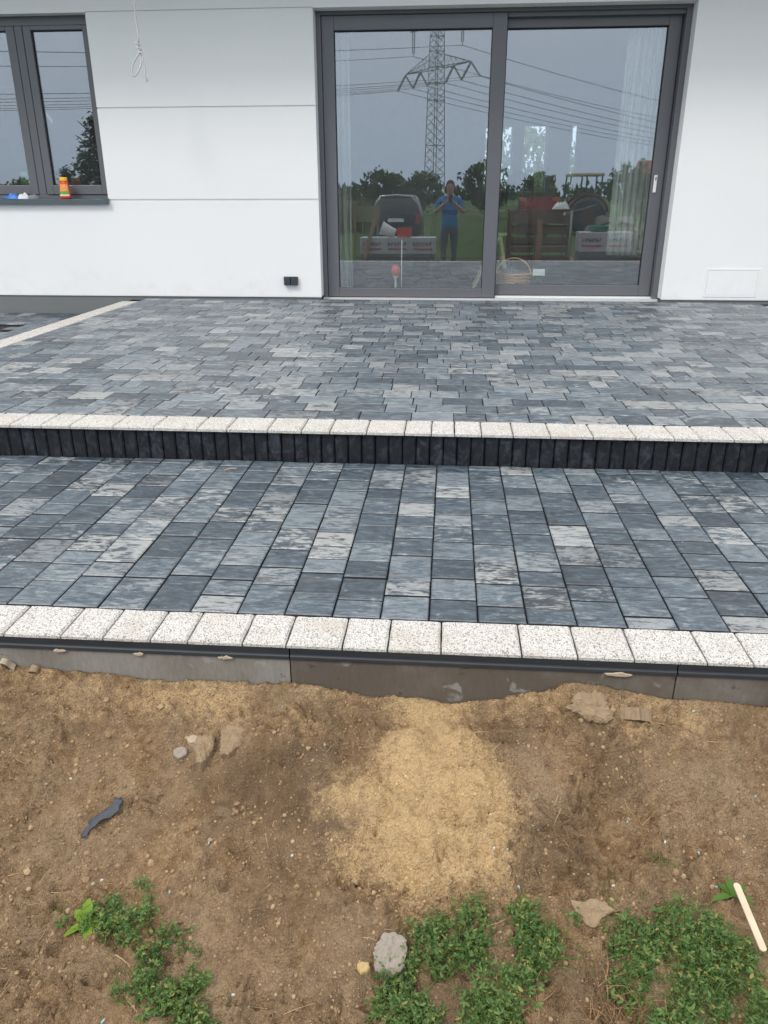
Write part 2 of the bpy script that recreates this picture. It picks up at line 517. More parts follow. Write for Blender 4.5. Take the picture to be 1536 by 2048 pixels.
DAMPS = [[(-0.29, 1.41), (-0.18, 1.41), (-0.165, 1.355), (-0.257, 1.335)], [(0.20, 1.42), (0.33, 1.46), (0.40, 1.36), (0.33, 1.30), (0.215, 1.31)],
 [(-0.60, 1.50), (-0.25, 1.62), (-0.17, 1.50), (-0.30, 1.40), (-0.55, 1.36)], [(-0.10, 1.66), (0.02, 1.70), (0.0, 1.62), (-0.08, 1.60)], [(0.10, 1.72), (0.2, 1.70), (0.22, 1.62), (0.14, 1.63)],
 [(0.22, 1.12), (0.36, 1.16), (0.42, 1.06), (0.40, .95), (0.2, .95)], [(-.06, 1.12), (.1, 1.13), (.06, 1.0), (-.06, .98)]]
def build_ground():
    def axis(a, b, st, lo, hi, g=1.16):
        xs = list(np.arange(a, b+1e-9, st))
        d = st; x = xs[-1]
        while x < hi: d *= g; x += d; xs.append(x)
        d = st; x = xs[0]; L_ = []
        while x > lo: d *= g; x -= d; L_.append(x)
        return np.array(L_[::-1]+xs)
    xs = axis(-1.3, 1.05, .0052, -900, 900)
    ys = axis(.55, 1.738, .0052, -900, 900)
    ys = np.array([y for y in ys if y <= 1.7395] + [1.745] + [y for y in ys if y > 1.75])
    X, Y = np.meshgrid(xs, ys)
    Z = base_z(X, np.minimum(Y, YK))
    near = (.25+.75*sstep((Y-.2)/.5))*sstep((Y+1.2)/1.0)*(.3+.7*sstep((1.5-np.abs(X))/.4))*sstep((4-np.abs(X))/1.5)
    rough_ = .35+1.3*sstep(.5+1.6*nfbm(X+9, Y+2, 7, 2))
    lum = .020*nfbm(X, Y, 5.5, 3) + .026*nfbm(X+3, Y, 13, 3) + rough_*(-.024*np.abs(nfbm(X+1.7*vnoise(X*20, Y*20)/20, Y+5, 26, 4, .55)) + .006*nfbm(X, Y, 90, 2))
    Z = Z + near*lum*1.25*(1-.7*sstep((Y-1.66)/.07))
    sand = np.zeros_like(X)
    for i, p in enumerate(SANDS):
        s = poly_sd(X, Y, p)
        sand = np.maximum(sand, np.clip(.5+s/(.16 if i == 0 else .20), 0, 1)*(1 if i == 0 else .85))
    band = sstep((Y-1.50)/.2)*(.16+.9*nfbm(X+4, Y+1, 5, 3))
    sand = np.maximum(sand, np.clip(band, 0, .62))
    sd = poly_sd(X, Y, TONGUE)
    Z += near*.014*sstep(.5+sd/.03)
    # the sand pad ends in a straight pressed edge on its right side
    edge = sstep((Y-1.24)/.03)*sstep((1.58-Y)/.06)
    Z -= edge*.012*np.exp(-((X-.205)/.012)**2)
    damp = np.zeros_like(X)
    for p in DAMPS: damp = np.maximum(damp, np.clip(.5+poly_sd(X, Y, p)/.08, 0, 1))
    # boot print with a tread of crossing bars
    a = math.radians(-20); bx, by_ = X-.364, Y-1.495
    u = bx*math.cos(a)+by_*math.sin(a); w = -bx*math.sin(a)+by_*math.cos(a)
    m = sstep((.042-np.abs(u))/.012)*sstep((.075-np.abs(w))/.015)
    tread = np.maximum(np.cos(2*PI*w/.021+u*25), np.cos(2*PI*u/.030)*.7)
    Z += m*(-.018+.016*sstep((tread-.1)/.5))
    # ridges scraped by a shovel and wheel beside it
    for (cx, cy, rx, ry, h) in ((.43, 1.70, .10, .05, .018), (-.515, 1.418, .055, .022, .02), (-.95, 1.60, .16, .06, .014), (.62, 1.55, .2, .05, .010), (.46, 1.48, .022, .10, .016), (-.35, 1.19, .10, .014, -.010)):
        Z += near*h*np.exp(-((X-cx)/rx)**2-((Y-cy)/ry)**2)
    Z = np.where(Y > YK+.004, .12, Z)
    Z = np.where((Y > YK+.004) & (np.abs(X) > 9.0), .0, Z)
    Z = np.where(Y > 16, .0, Z)
    turf = np.maximum(sstep((.25-Y)/.9), sstep((np.abs(X)-1.9)/.8)*sstep((1.2-Y)/.6))
    turf = np.maximum(turf, sstep((np.abs(X)-5)/2))
    # bare yard to the right where the building stuff is piled
    turf = turf*(1-.9*sstep((X-1.0)/.5)*sstep((Y+7)/2)*sstep((7-X)/2))
    ny, nx = X.shape
    me = bpy.data.meshes.new('ground')
    V = np.stack([X, Y, Z], -1).reshape(-1, 3)
    i = np.arange(nx-1)[None, :]+np.arange(ny-1)[:, None]*nx
    Fc = np.stack([i, i+1, i+nx+1, i+nx], -1).reshape(-1, 4)
    me.vertices.add(len(V)); me.vertices.foreach_set('co', V.ravel())
    me.loops.add(Fc.size); me.loops.foreach_set('vertex_index', Fc.ravel().astype(np.int32))
    me.polygons.add(len(Fc))
    me.polygons.foreach_set('loop_start', np.arange(0, Fc.size, 4, dtype=np.int32))
    me.polygons.foreach_set('loop_total', np.full(len(Fc), 4, dtype=np.int32))
    me.polygons.foreach_set('use_smooth', np.ones(len(Fc), dtype=bool))
    me.update(); me.validate()
    for nm, arr in (('sand', sand), ('damp', damp), ('turf', turf)):
        at = me.attributes.new(nm, 'FLOAT', 'POINT')
        at.data.foreach_set('value', arr.ravel().astype(np.float32))
    me.materials.append(M['ground'])
    o = bpy.data.objects.new('ground', me); link(o)
    tag(o, 'bare brown building soil with sand patches, grass field behind', kind='structure')
    import bisect
    def gz(x, y):
        ix = min(max(bisect.bisect(xs, x)-1, 0), nx-2); iy = min(max(bisect.bisect(ys, y)-1, 0), ny-2)
        fx = (x-xs[ix])/(xs[ix+1]-xs[ix]); fy = (y-ys[iy])/(ys[iy+1]-ys[iy])
        return float((Z[iy, ix]*(1-fx)+Z[iy, ix+1]*fx)*(1-fy)+(Z[iy+1, ix]*(1-fx)+Z[iy+1, ix+1]*fx)*fy)
    return gz
gz = build_ground()

# ------------------------------------------------------------------ terraces
M['core'] = simple('paver_core', (.024, .025, .028), .9)
_pm = {}
def paver_mesh(lx, ly, h=0.06, c=0.003, mat='paver'):
    k = (round(lx, 4), round(ly, 4), mat)
    if k not in _pm:
        me = MB().cbox(-lx/2, lx/2, -ly/2, ly/2, -h, 0, c).mesh('paver')
        me.materials.append(M[mat]); me.materials.append(M['core'])
        me.polygons.foreach_set('material_index', [1, 0, 1, 1, 1, 1, 0, 0, 0, 0])
        _pm[k] = me
    return _pm[k]
rnd = random.Random(11)
def lay(parent, far, x0, x1, y0, y1, z, part, gap=0.0035, gapy=None, mat='paver'):
    lx = round(x1-x0-gap, 3); ly = round(y1-y0-(gapy or gap), 3)
    cx, cy = (x0+x1)/2+rnd.uniform(-.0008, .0008), (y0+y1)/2
    dz = rnd.gauss(0, .0008)
    rot = (rnd.gauss(0, .0028), rnd.gauss(0, .0028), rnd.gauss(0, .004))
    if part:
        o = bpy.data.objects.new('paver', paver_mesh(lx, ly, mat=mat))
        o.location = (cx, cy, z+dz); o.rotation_euler = rot
        link(o, parent)
    else:
        Mx = Matrix.Translation((cx, cy, z+dz)) @ Euler(rot).to_matrix().to_4x4()
        far.cbox(-lx/2, lx/2, -ly/2, ly/2, -.05, 0, .003, M=Mx)
        far.m[-10:] = [1, 0, 1, 1, 1, 1, 0, 0, 0, 0]

UX0, UX1 = -3.005, 2.905            # paved field of the upper terrace
YU0, YU1 = 3.4292, 7.815
LX0, LX1 = -5.2, 5.2
YL0, YL1 = 1.8885, 3.235
upper = MB().box(UX0-.17, UX1+.17, 3.30, D+.02, .12, ZU-.0175).build('upper_terrace', M['bed'])
tag(upper, 'upper terrace of blue grey melange pavers in front of the glass door', kind='structure')
lower = MB().box(LX0, LX1, 1.80, 3.305, .10, ZL-.0140).build('lower_terrace', M['bed'])
tag(lower, 'lower terrace step of blue grey melange pavers edged with white stones', kind='structure')
# upper field: courses parallel to the house
far = MB(); n_part = 0
ROW = .1468
y = YU0
while y < YU1-.03:
    y1 = min(y+ROW, YU1)
    if YU1-y1 < .05: y1 = YU1
    x = UX0
    first = True
    while x < UX1-1e-6:
        w = rnd.choice((.098, .147, .147, .196, .196, .240))
        if first: w = rnd.uniform(.06, .2); first = False
        if UX1-(x+w) < .05: w = UX1-x
        xm = x+w/2
        inview = abs(xm+.08*y) < .535*y+.22
        part = inview and n_part < 296
        if part: n_part += 1
        lay(upper, far, x, x+w, y, y1, ZU, part, gap=.004, gapy=.008, mat='paver_sheen')
        x += w
    y = y1
tag(far.build('paver_field', [M['paver_sheen_far'], M['core']], upper), kind='stuff')
# lower field: courses running away from the house
far = MB(); n_part = 0
COL = .13545
x = -.028-COL*38
while x < LX1:
    y = YL1
    first = True
    while y > YL0+1e-6:
        h = rnd.choice((.100, .118, .135, .140, .150, .178))
        if first: h = rnd.choice((.06, .08, .11, .14, .16)); first = False
        if y-h-YL0 < .055: h = y-YL0
        part = abs(x+COL/2+.2) < 2.15 and n_part < 298
        if part: n_part += 1
        lay(lower, far, x, x+COL, y-h, y, ZL, part, gap=.0045, gapy=.0088)
        y -= h
    x += COL
tag(far.build('paver_field', [M['paver_far'], M['core']], lower), kind='stuff')

def edging(parent, x0, x1, y0, y1, z, h=.05, gap=.0045):
    mb = MB()
    nx = max(2, int((x1-x0)/.03)); ny = max(2, int((y1-y0)/.03))
    x0 += gap/2; x1 -= gap/2; y0 += gap/2; y1 -= gap/2
    sd = rnd.uniform(0, 50); c = .006
    # slightly broken rim: rounded block with wobbling edge
    ring = []
    for i in range(nx): ring.append((x0+(x1-x0)*i/nx, y0))
    for i in range(ny): ring.append((x1, y0+(y1-y0)*i/ny))
    for i in range(nx): ring.append((x1-(x1-x0)*i/nx, y1))
    for i in range(ny): ring.append((x0, y1-(y1-y0)*i/ny))
    cx, cy = (x0+x1)/2, (y0+y1)/2
    n = len(ring); vs = []
    for (zz, k) in ((z-h, 0), (z-c, 0), (z, c)):
        for i, (px, py) in enumerate(ring):
            j = .0018*noise.noise((px*60+sd, py*60, zz*30))
            dx, dy = px-cx, py-cy
            sx = (abs(dx)-k+j)/max(abs(dx), 1e-4); sy = (abs(dy)-k+j)/max(abs(dy), 1e-4)
            vs.append((cx+dx*max(sx, 0), cy+dy*max(sy, 0), zz+(j*.6 if k else 0)))
    fs = [tuple(range(2*n, 3*n))]
    for b in (0, n):
        for i in range(n): fs.append((b+i, b+(i+1) % n, b+n+(i+1) % n, b+n+i))
    mb.add(vs, fs)
    return mb.build('edging_stone', M['granulate'], parent)
LJ = [-1.173, -1.013, -.896, -.766, -.665, -.517, -.400, -.251, -.132, .007, .215, .357, .499, .679, .793]
while LJ[0] > LX0: LJ.insert(0, LJ[0]-rnd.choice((.117, .145, .16, .2)))
while LJ[-1] < LX1: LJ.append(LJ[-1]+rnd.choice((.117, .145, .16, .2)))
for a, b in zip(LJ[:-1], LJ[1:]): edging(lower, a, b, 1.734, YL0, ZL, .0135)
UJ = [-1.801, -1.667, -1.469, -1.285, -1.089, -.956, -.774, -.623, -.498, -.338, -.172, -.056, .044, .160, .295, .452, .632, .809, .969, 1.078, 1.213, 1.330, 1.47, 1.62]
while UJ[0] > UX0-.16: UJ.insert(0, UJ[0]-rnd.choice((.117, .145, .16, .2)))
while UJ[-1] < UX1+.16: UJ.append(UJ[-1]+rnd.choice((.117, .145, .16, .2)))
for a, b in zip(UJ[:-1], UJ[1:]): edging(upper, a, b, 3.238, YU0, ZU, .017)
for xa, xb in ((UX0-.17, UX0), (UX1, UX1+.17)):
    y = YU0
    while y < YU1-.2:
        w = rnd.choice((.117, .145, .16, .2))
        if YU1-.23-(y+w) < .06: w = YU1-.23-y+.001
        edging(upper, xa, xb, y, y+w, ZU, .017)
        y += w
        if y >= YU1-.235: break
def riser_mat():
    t = NT('charcoal_riser'); P = t.pos()
    r = t.n('ShaderNodeObjectInfo').outputs['Random']
    n = t.noise(t.map(P, (30, 30, 22)), 1.0, 6, .68, .8); f = t.noise(P, 300, 3)
    c = t.mixc(t.mr(n, .42, .72), (.009, .0105, .014), (.045, .052, .064))
    c = t.mixc(t.mr(r, 0, 1, 0, .45), c, (.010, .011, .014))
    t.set(color=c, rough=.62, spec=.3); t.bump(t.math('ADD', n, f), .5, .002)
    return t.m
M['riser'] = riser_mat()
# upright charcoal blocks under the upper edging (the riser)
x = UJ[0]
while x < UJ[-1]-.03:
    o_ = MB()
    w = .0597; g = .0020; c = .0055
    prof = [(x+g, 3.30), (x+g, 3.255+c), (x+g+c, 3.255), (x+w-g-c, 3.255), (x+w-g, 3.255+c), (x+w-g, 3.30)]
    o_.prism(prof[::-1], ZL-.02, ZU-.0175)
    o = o_.build('riser_block', M['riser'], upper)
    o.location.y = rnd.gauss(0, .0012)
    x += w
for xa, s in ((UX0-.155, -1), (UX1+.155, 1)):
    m = MB()
    m.box(min(xa, xa-s*.06), max(xa, xa-s*.06), 3.31, D-.001, ZL-.02, ZU-.0175)
    m.build('side_riser', M['riser'], upper)

# kerbs: one metre each, graphite face over a raw concrete body
def kerb_mats(damp=0.0, name='kerb_concrete'):
    t = NT(name); P = t.pos()
    sx = t.n('ShaderNodeSeparateXYZ'); t.l(P, sx.inputs[0])
    n1 = t.noise(P, 5, 5, 0.6); n2 = t.noise(t.map(P, (110, 20, 30)), 1.0, 5, 0.65); n3 = t.noise(P, 150, 3)
    c = t.ramp(n2, [(0.3, (0.205, 0.192, 0.170)), (0.7, (0.265, 0.252, 0.230))])
    # damp brown wash: soil water drawn up over stretches of the kerb
    wet = t.mr(t.noise(t.map(P, (1.9, 1, 1), (3.35, 0, 0)), 1.0, 2), 0.47, 0.56)
    c = t.mixc(t.math('MULTIPLY', t.math('MAXIMUM', t.math('MULTIPLY', wet, .5), damp), t.mr(n1, .25, .6, .55, 1.0)), c, t.mixc(0.78, c, (0.075, 0.055, 0.038)))
    c = t.mixc(t.mr(t.noise(P, 13, 4, 0.65, 0.5), 0.62, 0.70, 0, 0.6), c, (0.30, 0.30, 0.29))
    c = t.mixc(t.mr(t.noise(P, 17, 3, 0.6, 0.3), 0.66, 0.72, 0, 0.6), c, (0.045, 0.036, 0.028))
    t.set(color=c, rough=0.85, spec=0.25); t.bump(t.math('ADD', n2, n3), 0.4, 0.002)
    a = t.m
    t = NT('kerb_graphite'); P = t.pos()
    n = t.noise(t.map(P, (12, 60, 60)), 1.0, 4); f = t.noise(P, 380, 2)
    c = t.mixc(n, (0.020, 0.023, 0.028), (0.040, 0.045, 0.052))
    c = t.mixc(t.mr(t.noise(t.map(P, (40, 90, 90)), 1.0, 3), 0.70, 0.76, 0, 0.6), c, (0.2, 0.18, 0.16))
    t.set(color=c, rough=0.55, spec=0.4); t.bump(f, 0.3, 0.0015)
    return a, t.m
M['kerb'], M['graphite'] = kerb_mats()
M['kerb_damp'] = kerb_mats(1.0, 'kerb_concrete_damp')[0]
kx = -.3912-5
while kx < 5.2:
    g = .0018
    kb = MB()
    kb.box(kx+g, kx+1-g, YK+.003, YK+.075, .06, .362)
    k = kb.build('kerb', M['kerb_damp'] if -.5 < kx < 1.5 else M['kerb'], lower)
    if -.5 < kx < 1.5: k['label'] = 'kerb with damp brown stained concrete'
    cp = MB()
    prof = [(YK+.075, .3635), (YK-.001, .3635), (YK-.0035, .366), (YK-.0035, .3745), (YK-.001, .3775), (YK+.003, .3785), (YK+.0005, .3985), (YK+.075, .3985)]
    n = len(prof)
    cp.add([(kx+g, p, q) for p, q in prof]+[(kx+1-g, p, q) for p, q in prof],
           [tuple(range(n)), tuple(range(2*n-1, n-1, -1))]+[(i, n+i, n+(i+1) % n, (i+1) % n) for i in range(n)])
    cp.build('graphite_face', M['graphite'], k)
    kx += 1.0
lower_core = None

# lower path along the house on the left of the terrace
side = MB().box(-7.0, UX0-.157, 3.305, D+.02, .10, ZL-.035).build('side_path', M['bed'])
tag(side, 'lower path of dark pavers left of the terrace', kind='structure')
far = MB(); n_part = 0
y = D-.008
xs_end = UX0-.159
while y > 3.31:
    y0 = max(y-.147, 3.31)
    x = xs_end; first = True
    while x > -6.9:
        w = rnd.choice((.098, .147, .147, .196, .24))
        if first: w = rnd.uniform(.07, .2); first = False
        if not (x-w/2 < -3.93 and 6.70 < (y+y0)/2 < 7.16):
            part = x > -4.75 and y > 5.9 and n_part < 290
            if part: n_part += 1
            lay(side, far, x-w, x, y0, y, ZL-.014, part)
        x -= w
    y = y0
tag(far.build('paver_field', [M['paver_far'], M['core']], side), kind='stuff')
path_r = MB().box(UX1+.157, 7.0, 3.305, D+.02, .10, ZL-.03).build('yard_path', M['bed'])
tag(path_r, 'bare bedding strip right of the terrace', kind='structure')
# ------------------------------------------------------------------ house
house = empty('house', (0, D, 0), 'white rendered house with anthracite window and large sliding glass door', 'house')
def hb(mb, name, mat, parent=None, **kw):
    # meshes are written in world coordinates; the house empty sits at y = D
    p = parent or house
    mb.v = [(a, b-D, c) for a, b, c in mb.v]
    o = mb.build(name, mat, p, **kw)
    return o
WT = .32
ZB = .582                      # lower edge of the render
def wall(x0, x1, z0, z1, name='wall'):
    return hb(MB().box(x0, x1, D, D+WT, z0, z1), name, M['wall'])
wall(-7.5, -5.6, ZB, 3.6)
wall(-5.6, XW, ZB, Z2-.012)
wall(-5.6, XW, ZT, 3.6)
wall(XL, XR, ZT, 3.6)
wall(XR, 7.5, ZB, 3.6)
g = .0075
wall(XW, XL, ZB, Z2-g, 'wall_panel')
wall(XW, XL, Z2+g, Z1-g, 'wall_panel')
wall(XW, XL, Z1+g, ZT-g, 'wall_panel')
wall(XW, XL, ZT+g, 3.6, 'wall_panel')
hb(MB().box(XW+.002, XL-.002, D+.012, D+WT-.01, ZB+.01, 3.59), 'joint_back', M['wall'])
for a_, b_ in ((-7.5, XL-.01), (XR+.01, 7.5)):
    hb(MB().box(a_, b_, D+.012, D+WT-.02, .10, ZB-.001), 'plinth', M['plinth'])
for a_, b_ in ((-7.5, XL-.002), (XR+.002, 7.5)):
    hb(MB().box(a_, b_, D+.001, D+.012, ZB-.006, ZB-.0005), 'drip_edge', M['white'])
hb(MB().box(-8.2, 8.2, D-.95, D+7.0, 3.603, 3.85), 'roof', M['wall'])
inn = simple('room_plaster', (0.50, 0.51, 0.50), 0.9)
flr = simple('room_floor', (0.16, 0.155, 0.15), 0.45, var=.2, scale=3)
YB = 13.84
rm = MB()
rm.box(-7.2, -7.0, D+WT, YB+.3, .5, 3.6).box(4.2, 4.4, D+WT, YB+.3, .5, 3.6)
# back wall with three windows
ops = [(.50, .975), (1.115, 1.51), (1.872, 1.995)]
zb0, zb1 = 1.55, 2.565
xx = -7.0
for a, b in ops:
    rm.box(xx, a, YB, YB+.3, .5, 3.3); rm.box(a, b, YB, YB+.3, .5, zb0); rm.box(a, b, YB, YB+.3, zb1, 3.3); xx = b
rm.box(xx, 4.2, YB, YB+.3, .5, 3.3)
hb(rm, 'inner_wall', inn)
hb(MB().box(-7.0, 4.2, D+WT-.05, YB, 3.1, 3.3), 'room_ceiling', inn)
hb(MB().box(-7.0, 4.2, D+WT-.03, YB, .40, .545), 'room_floor', flr)
for a, b in ops:
    w = hb(MB().box(a, b, YB+.10, YB+.14, zb0, zb0+.04).box(a, b, YB+.10, YB+.14, zb1-.04, zb1).box(a, a+.03, YB+.10, YB+.14, zb0+.04, zb1-.04).box(b-.03, b, YB+.10, YB+.14, zb0+.04, zb1-.04), 'rear_window', M['white'])
    hb(MB().box(a+.03, b-.03, YB+.115, YB+.121, zb0+.04, zb1-.04), 'pane', M['plainglass'], w)

def ring(mb, x0, x1, z0, z1, l, r, t, b, y0, y1, mi=0):
    mb.box(x0, x0+l, y0, y1, z0, z1, mi); mb.box(x1-r, x1, y0, y1, z0, z1, mi)
    mb.box(x0+l, x1-r, y0, y1, z1-t, z1, mi); mb.box(x0+l, x1-r, y0, y1, z0, z0+b, mi)
    return mb
def pane(x0, x1, z0, z1, y, parent):
    p = hb(MB().box(x0, x1, y, y+.006, z0, z1), 'pane', M['glass'], parent)
    hb(ring(MB(), x0-.003, x1+.003, z0-.003, z1+.003, .009, .009, .012, .004, y-.012, y-.002), 'gasket', M['gasket'], parent)
    return p
# --- window on the left
win = hb(ring(MB(), -5.6, XW, Z2-.006, ZT, .06, .030, .075, .055, D+.105, D+.175).box(-4.02, -3.948, D+.105, D+.175, Z2+.05, ZT-.076), 'window', M['frame'], bevel=.003)
s1 = hb(ring(MB(), -5.54, -4.022, Z2+.051, ZT-.077, .08, .080, .036, .083, D+.098, D+.16), 'sash', M['frame'], win, bevel=.004)
s2 = hb(ring(MB(), -3.935, XW-.032, Z2+.051, ZT-.077, .072, .055, .036, .083, D+.093, D+.16), 'sash', M['frame'], win, bevel=.004)
pane(-5.46, -4.102, Z2+.134, ZT-.113, D+.125, win)
pane(-3.863, XW-.087, Z2+.134, ZT-.113, D+.125, win)
hb(MB().box(-3.948, -3.935, D+.108, D+.15, Z2+.052, ZT-.078), 'gasket', M['gasket'], win)
sl = MB()
pr = [(D+.10, Z2+.018), (D-.040, Z2+.008), (D-.046, Z2+.004), (D-.046, Z2-.034), (D-.043, Z2-.036), (D-.043, Z2+.000), (D+.10, Z2-.001)]
n = len(pr); xa, xb = -5.65, XW+.004
sl.add([(xa, p, q) for p, q in pr]+[(xb, p, q) for p, q in pr], [tuple(range(n)), tuple(range(2*n-1, n-1, -1))]+[(i, n+i, n+(i+1) % n, (i+1) % n) for i in range(n)])
hb(sl, 'sill', M['sill'], win)
hb(MB().box(-3.283, XW+.008, D-.046, D-.001, Z2-.034, Z2+.016), 'sill_end_cap', M['sill'], win)
hb(MB().cbox(-.012, .012, -.004, .004, -.05, .05, .003, M=Matrix.Translation((-3.858, D+.21, 2.205)) @ Euler((0, math.radians(-32), 0)).to_matrix().to_4x4()), 'handle', M['white'], win)
# --- sliding door
FY = D+.14
door = hb(ring(MB(), XL, XR, .545, ZT, .045, .05, .03, .012, FY, FY+.18).box(XL+.045, XR-.05, FY+.012, FY+.02, ZT-.034, ZT-.031), 'sliding_door', M['frame'], bevel=.003)
hb(MB().box(.46, XR-.05, FY+.030, FY+.085, 2.955, ZT-.032), 'top_track', M['frame'], door)
sa = hb(ring(MB(), XL+.049, .452, .567, ZT-.036, .110, .125, .112, .085, FY+.012, FY+.085), 'fixed_sash', M['frame'], door, bevel=.004)
pane(-1.086, .327, .652, ZT-.148, FY+.05, sa)
sb = hb(ring(MB(), .36, XR-.056, .585, 2.965, .10, .108, .085, .098, FY+.095, FY+.165), 'sliding_sash', M['frame'], door, bevel=.004)
pane(.46, 1.863, .683, 2.88, FY+.135, sb)
hd = MB().cbox(-.014, .014, -.075, .075, 0, .012, .004, M=Matrix.Translation((1.900, FY+.095, 1.60)) @ Matrix.Rotation(PI/2, 4, 'X'))
h = hb(hd, 'handle', M['white'], sb)
hb(MB().box(1.895, 1.905, FY+.0815, FY+.083, 1.63, 1.66), 'finger_recess', M['black'], sb)
thr = MB().box(XL+.002, .46, FY-.035, FY+.011, .545, .5625).box(.461, XR-.002, FY-.035, FY+.05, .545, .5665).box(.461, XR-.05, FY+.05, FY+.094, .5665, .581)
hb(thr, 'threshold', M['alu'], door)
hb(MB().box(XL, XR, D-.02, FY+.2, .30, .5447), 'door_footing', M['plinth'])
# --- access hatch right of the door
hx0, hx1, hz0, hz1 = 2.41, 2.905, .605, .866
ht = hb(ring(MB(), hx0, hx1, hz0, hz1, .018, .018, .018, .018, D-.004, D-.0005), 'access_hatch', M['wall'], bevel=.0015)
hb(MB().box(hx0+.020, hx1-.020, D-.0035, D-.0005, hz0+.020, hz1-.020), 'hatch_lid', M['wall'], ht)

# ------------------------------------------------------------------ things at the facade
so = empty('wall_socket', (-1.5405, D, .73), 'small dark outdoor socket box low on the white wall beside the door', 'socket')
MB().box(-.068, .068, -.008, 0, -.040, .040).build('back_plate', M['black'], so, bevel=.003)
lid = MB().box(-.066, -.002, -.045, -.0085, -.036, .038).build('socket_lid', M['black'], so, bevel=.006)
lid2 = MB().box(.002, .066, -.045, -.0085, -.036, .038).build('socket_lid', M['black'], so, bevel=.006)
MB().box(-.069, .069, -.047, -.0085, .0385, .0425).build('rain_cap', M['black'], so, bevel=.0015)

def rope_mat():
    t = NT('flecked_cord'); P = t.pos()
    w = t.n('ShaderNodeTexWave'); w.wave_type = 'BANDS'; w.bands_direction = 'DIAGONAL'
    t.l(P, w.inputs['Vector']); w.inputs['Scale'].default_value = 46; w.inputs['Distortion'].default_value = 3
    t.set(color=t.mixc(t.mr(w.outputs['Fac'], .6, .85, 0, .85), (.80, .80, .79), (.10, .11, .13)), rough=.8)
    t.bump(w.outputs['Fac'], .6, .003)
    return t.m
M['rope'] = rope_mat()
rp = empty('hanging_rope', (-2.655, 7.343, 2.40), 'white flecked rope with a knotted loop hanging before the wall', 'rope')
MB().tube([(.008+.004*math.sin(i*.9), .003*math.sin(i*.7), 1.2-.90*i/24) for i in range(25)], .0068, 8).build('cord', M['rope'], rp, smooth=True)
kn = [(.012*math.cos(a*1.0)-.006+a*.0012, .012*math.sin(a), .315-a*.0052) for a in [i*.45 for i in range(40)]]
MB().tube(kn, .007, 8).build('knot', M['rope'], rp, smooth=True)
lp = []
for i in range(31):
    a = -PI/2+2*PI*i/30
    rr = .036*(1 - .55*max(0, math.sin(a)))
    lp.append((-.052+.036*math.sin(a)*.3+rr*math.cos(a)+.05*(math.sin(a)+1)/2, .006*math.sin(a*2), .135+.085*math.sin(a)))
MB().tube(lp, .0068, 8).build('loop', M['rope'], rp, smooth=True)
MB().tube([(.020+.022*(i/14)**.7+.003*math.sin(i), .004*math.sin(i), .235-.225*i/14) for i in range(15)], [.0068]*13+[.008, .009], 8).build('tail', M['rope'], rp, smooth=True)

# bottle and gloves on the sill
SZ = Z2+.0125
bt = empty('squeeze_bottle', (-3.706, D-.004, SZ), 'red squeeze bottle with yellow cap on the window sill', 'bottle')
red = simple('red_plastic', (.62, .055, .02), .35, var=.06); yel = simple('yellow_plastic', (.85, .45, .01), .4, var=.04)
body = [(.050, 0), (.055, .006), (.055, .03), (.049, .075), (.044, .11), (.044, .135), (.040, .148), (.030, .156)]
MB().lathe(body, 24, sx=1, sy=.62).build('body', red, bt, smooth=True)
MB().lathe([(.036, .154), (.038, .158), (.038, .185), (.034, .190)], 24, sx=1, sy=.75).build('cap', yel, bt, smooth=True)
def label_mat():
    t = NT('bottle_label'); o = t.obj()
    s = t.n('ShaderNodeSeparateXYZ'); t.l(o, s.inputs[0])
    c = t.mixc(t.mr(s.outputs['Z'], .062, .072), (.12, .30, .03), (.80, .26, .05))
    c = t.mixc(t.mr(s.outputs['Z'], .034, .040, 1, 0), c, (.72, .66, .55))
    c = t.mixc(t.mr(t.noise(o, 60, 2), .58, .64, 0, .5), c, (.85, .75, .45))
    t.set(color=c, rough=.4); return t.m
vs = []; fs = []
lv = [(.0552, .024), (.0535, .04), (.0506, .065), (.0478, .085), (.0450, .105), (.0445, .13)]
for r, z in lv:
    for k in range(11):
        a = -PI/2-1.05+2.1*k/10
        vs.append(((r+.0006)*math.cos(a), (r+.0006)*.62*math.sin(a)-.0004, z))
for i in range(5):
    for k in range(10): fs.append((i*11+k, i*11+k+1, (i+1)*11+k+1, (i+1)*11+k))
MB().add(vs, fs).build('label', label_mat(), bt, smooth=True)
def cloth_blob(name, mat, parent, pts, h, seed, sub=14):
    # crumpled sheet with thickness following an outline, lumpy on top
    mb = MB(); n = len(pts); cx = sum(p[0] for p in pts)/n; cy = sum(p[1] for p in pts)/n
    R_ = 6; vs = []
    for r in range(R_+1):
        k = r/R_
        for i in range(n):
            x = cx+(pts[i][0]-cx)*k; y = cy+(pts[i][1]-cy)*k
            zz = h*(1-k**4)*(.55+1.1*(.5+noise.noise((x*34+seed, y*34, seed))))+.0015
            vs.append((x, y, zz if r < R_ else 0))
    fs = []
    for r in range(R_):
        for i in range(n):
            j = (i+1) % n
            if r == 0: fs.append((i, n+i, n+j))
            else: fs.append((r*n+i, (r+1)*n+i, (r+1)*n+j, r*n+j))
    mb.add(vs, fs)
    return mb.build(name, mat, parent, smooth=True)
gl = empty('work_gloves', (-4.16, D-.0, SZ-.001), 'crumpled blue and white work gloves lying on the window sill', 'gloves')
blu = simple('blue_latex', (.03, .16, .50), .5); wht = simple('white_knit', (.62, .63, .66), .9, bump=.4); gry = simple('grey_knit', (.16, .18, .21), .9)
def oval(cx, cy, rx, ry, n=18, k=0, sd=0):
    return [(cx+rx*math.cos(2*PI*i/n)*(1+.25*noise.noise((i*.8, sd, 3))), cy+ry*math.sin(2*PI*i/n)*(1+.2*noise.noise((i*.8, sd, 9)))) for i in range(n)]
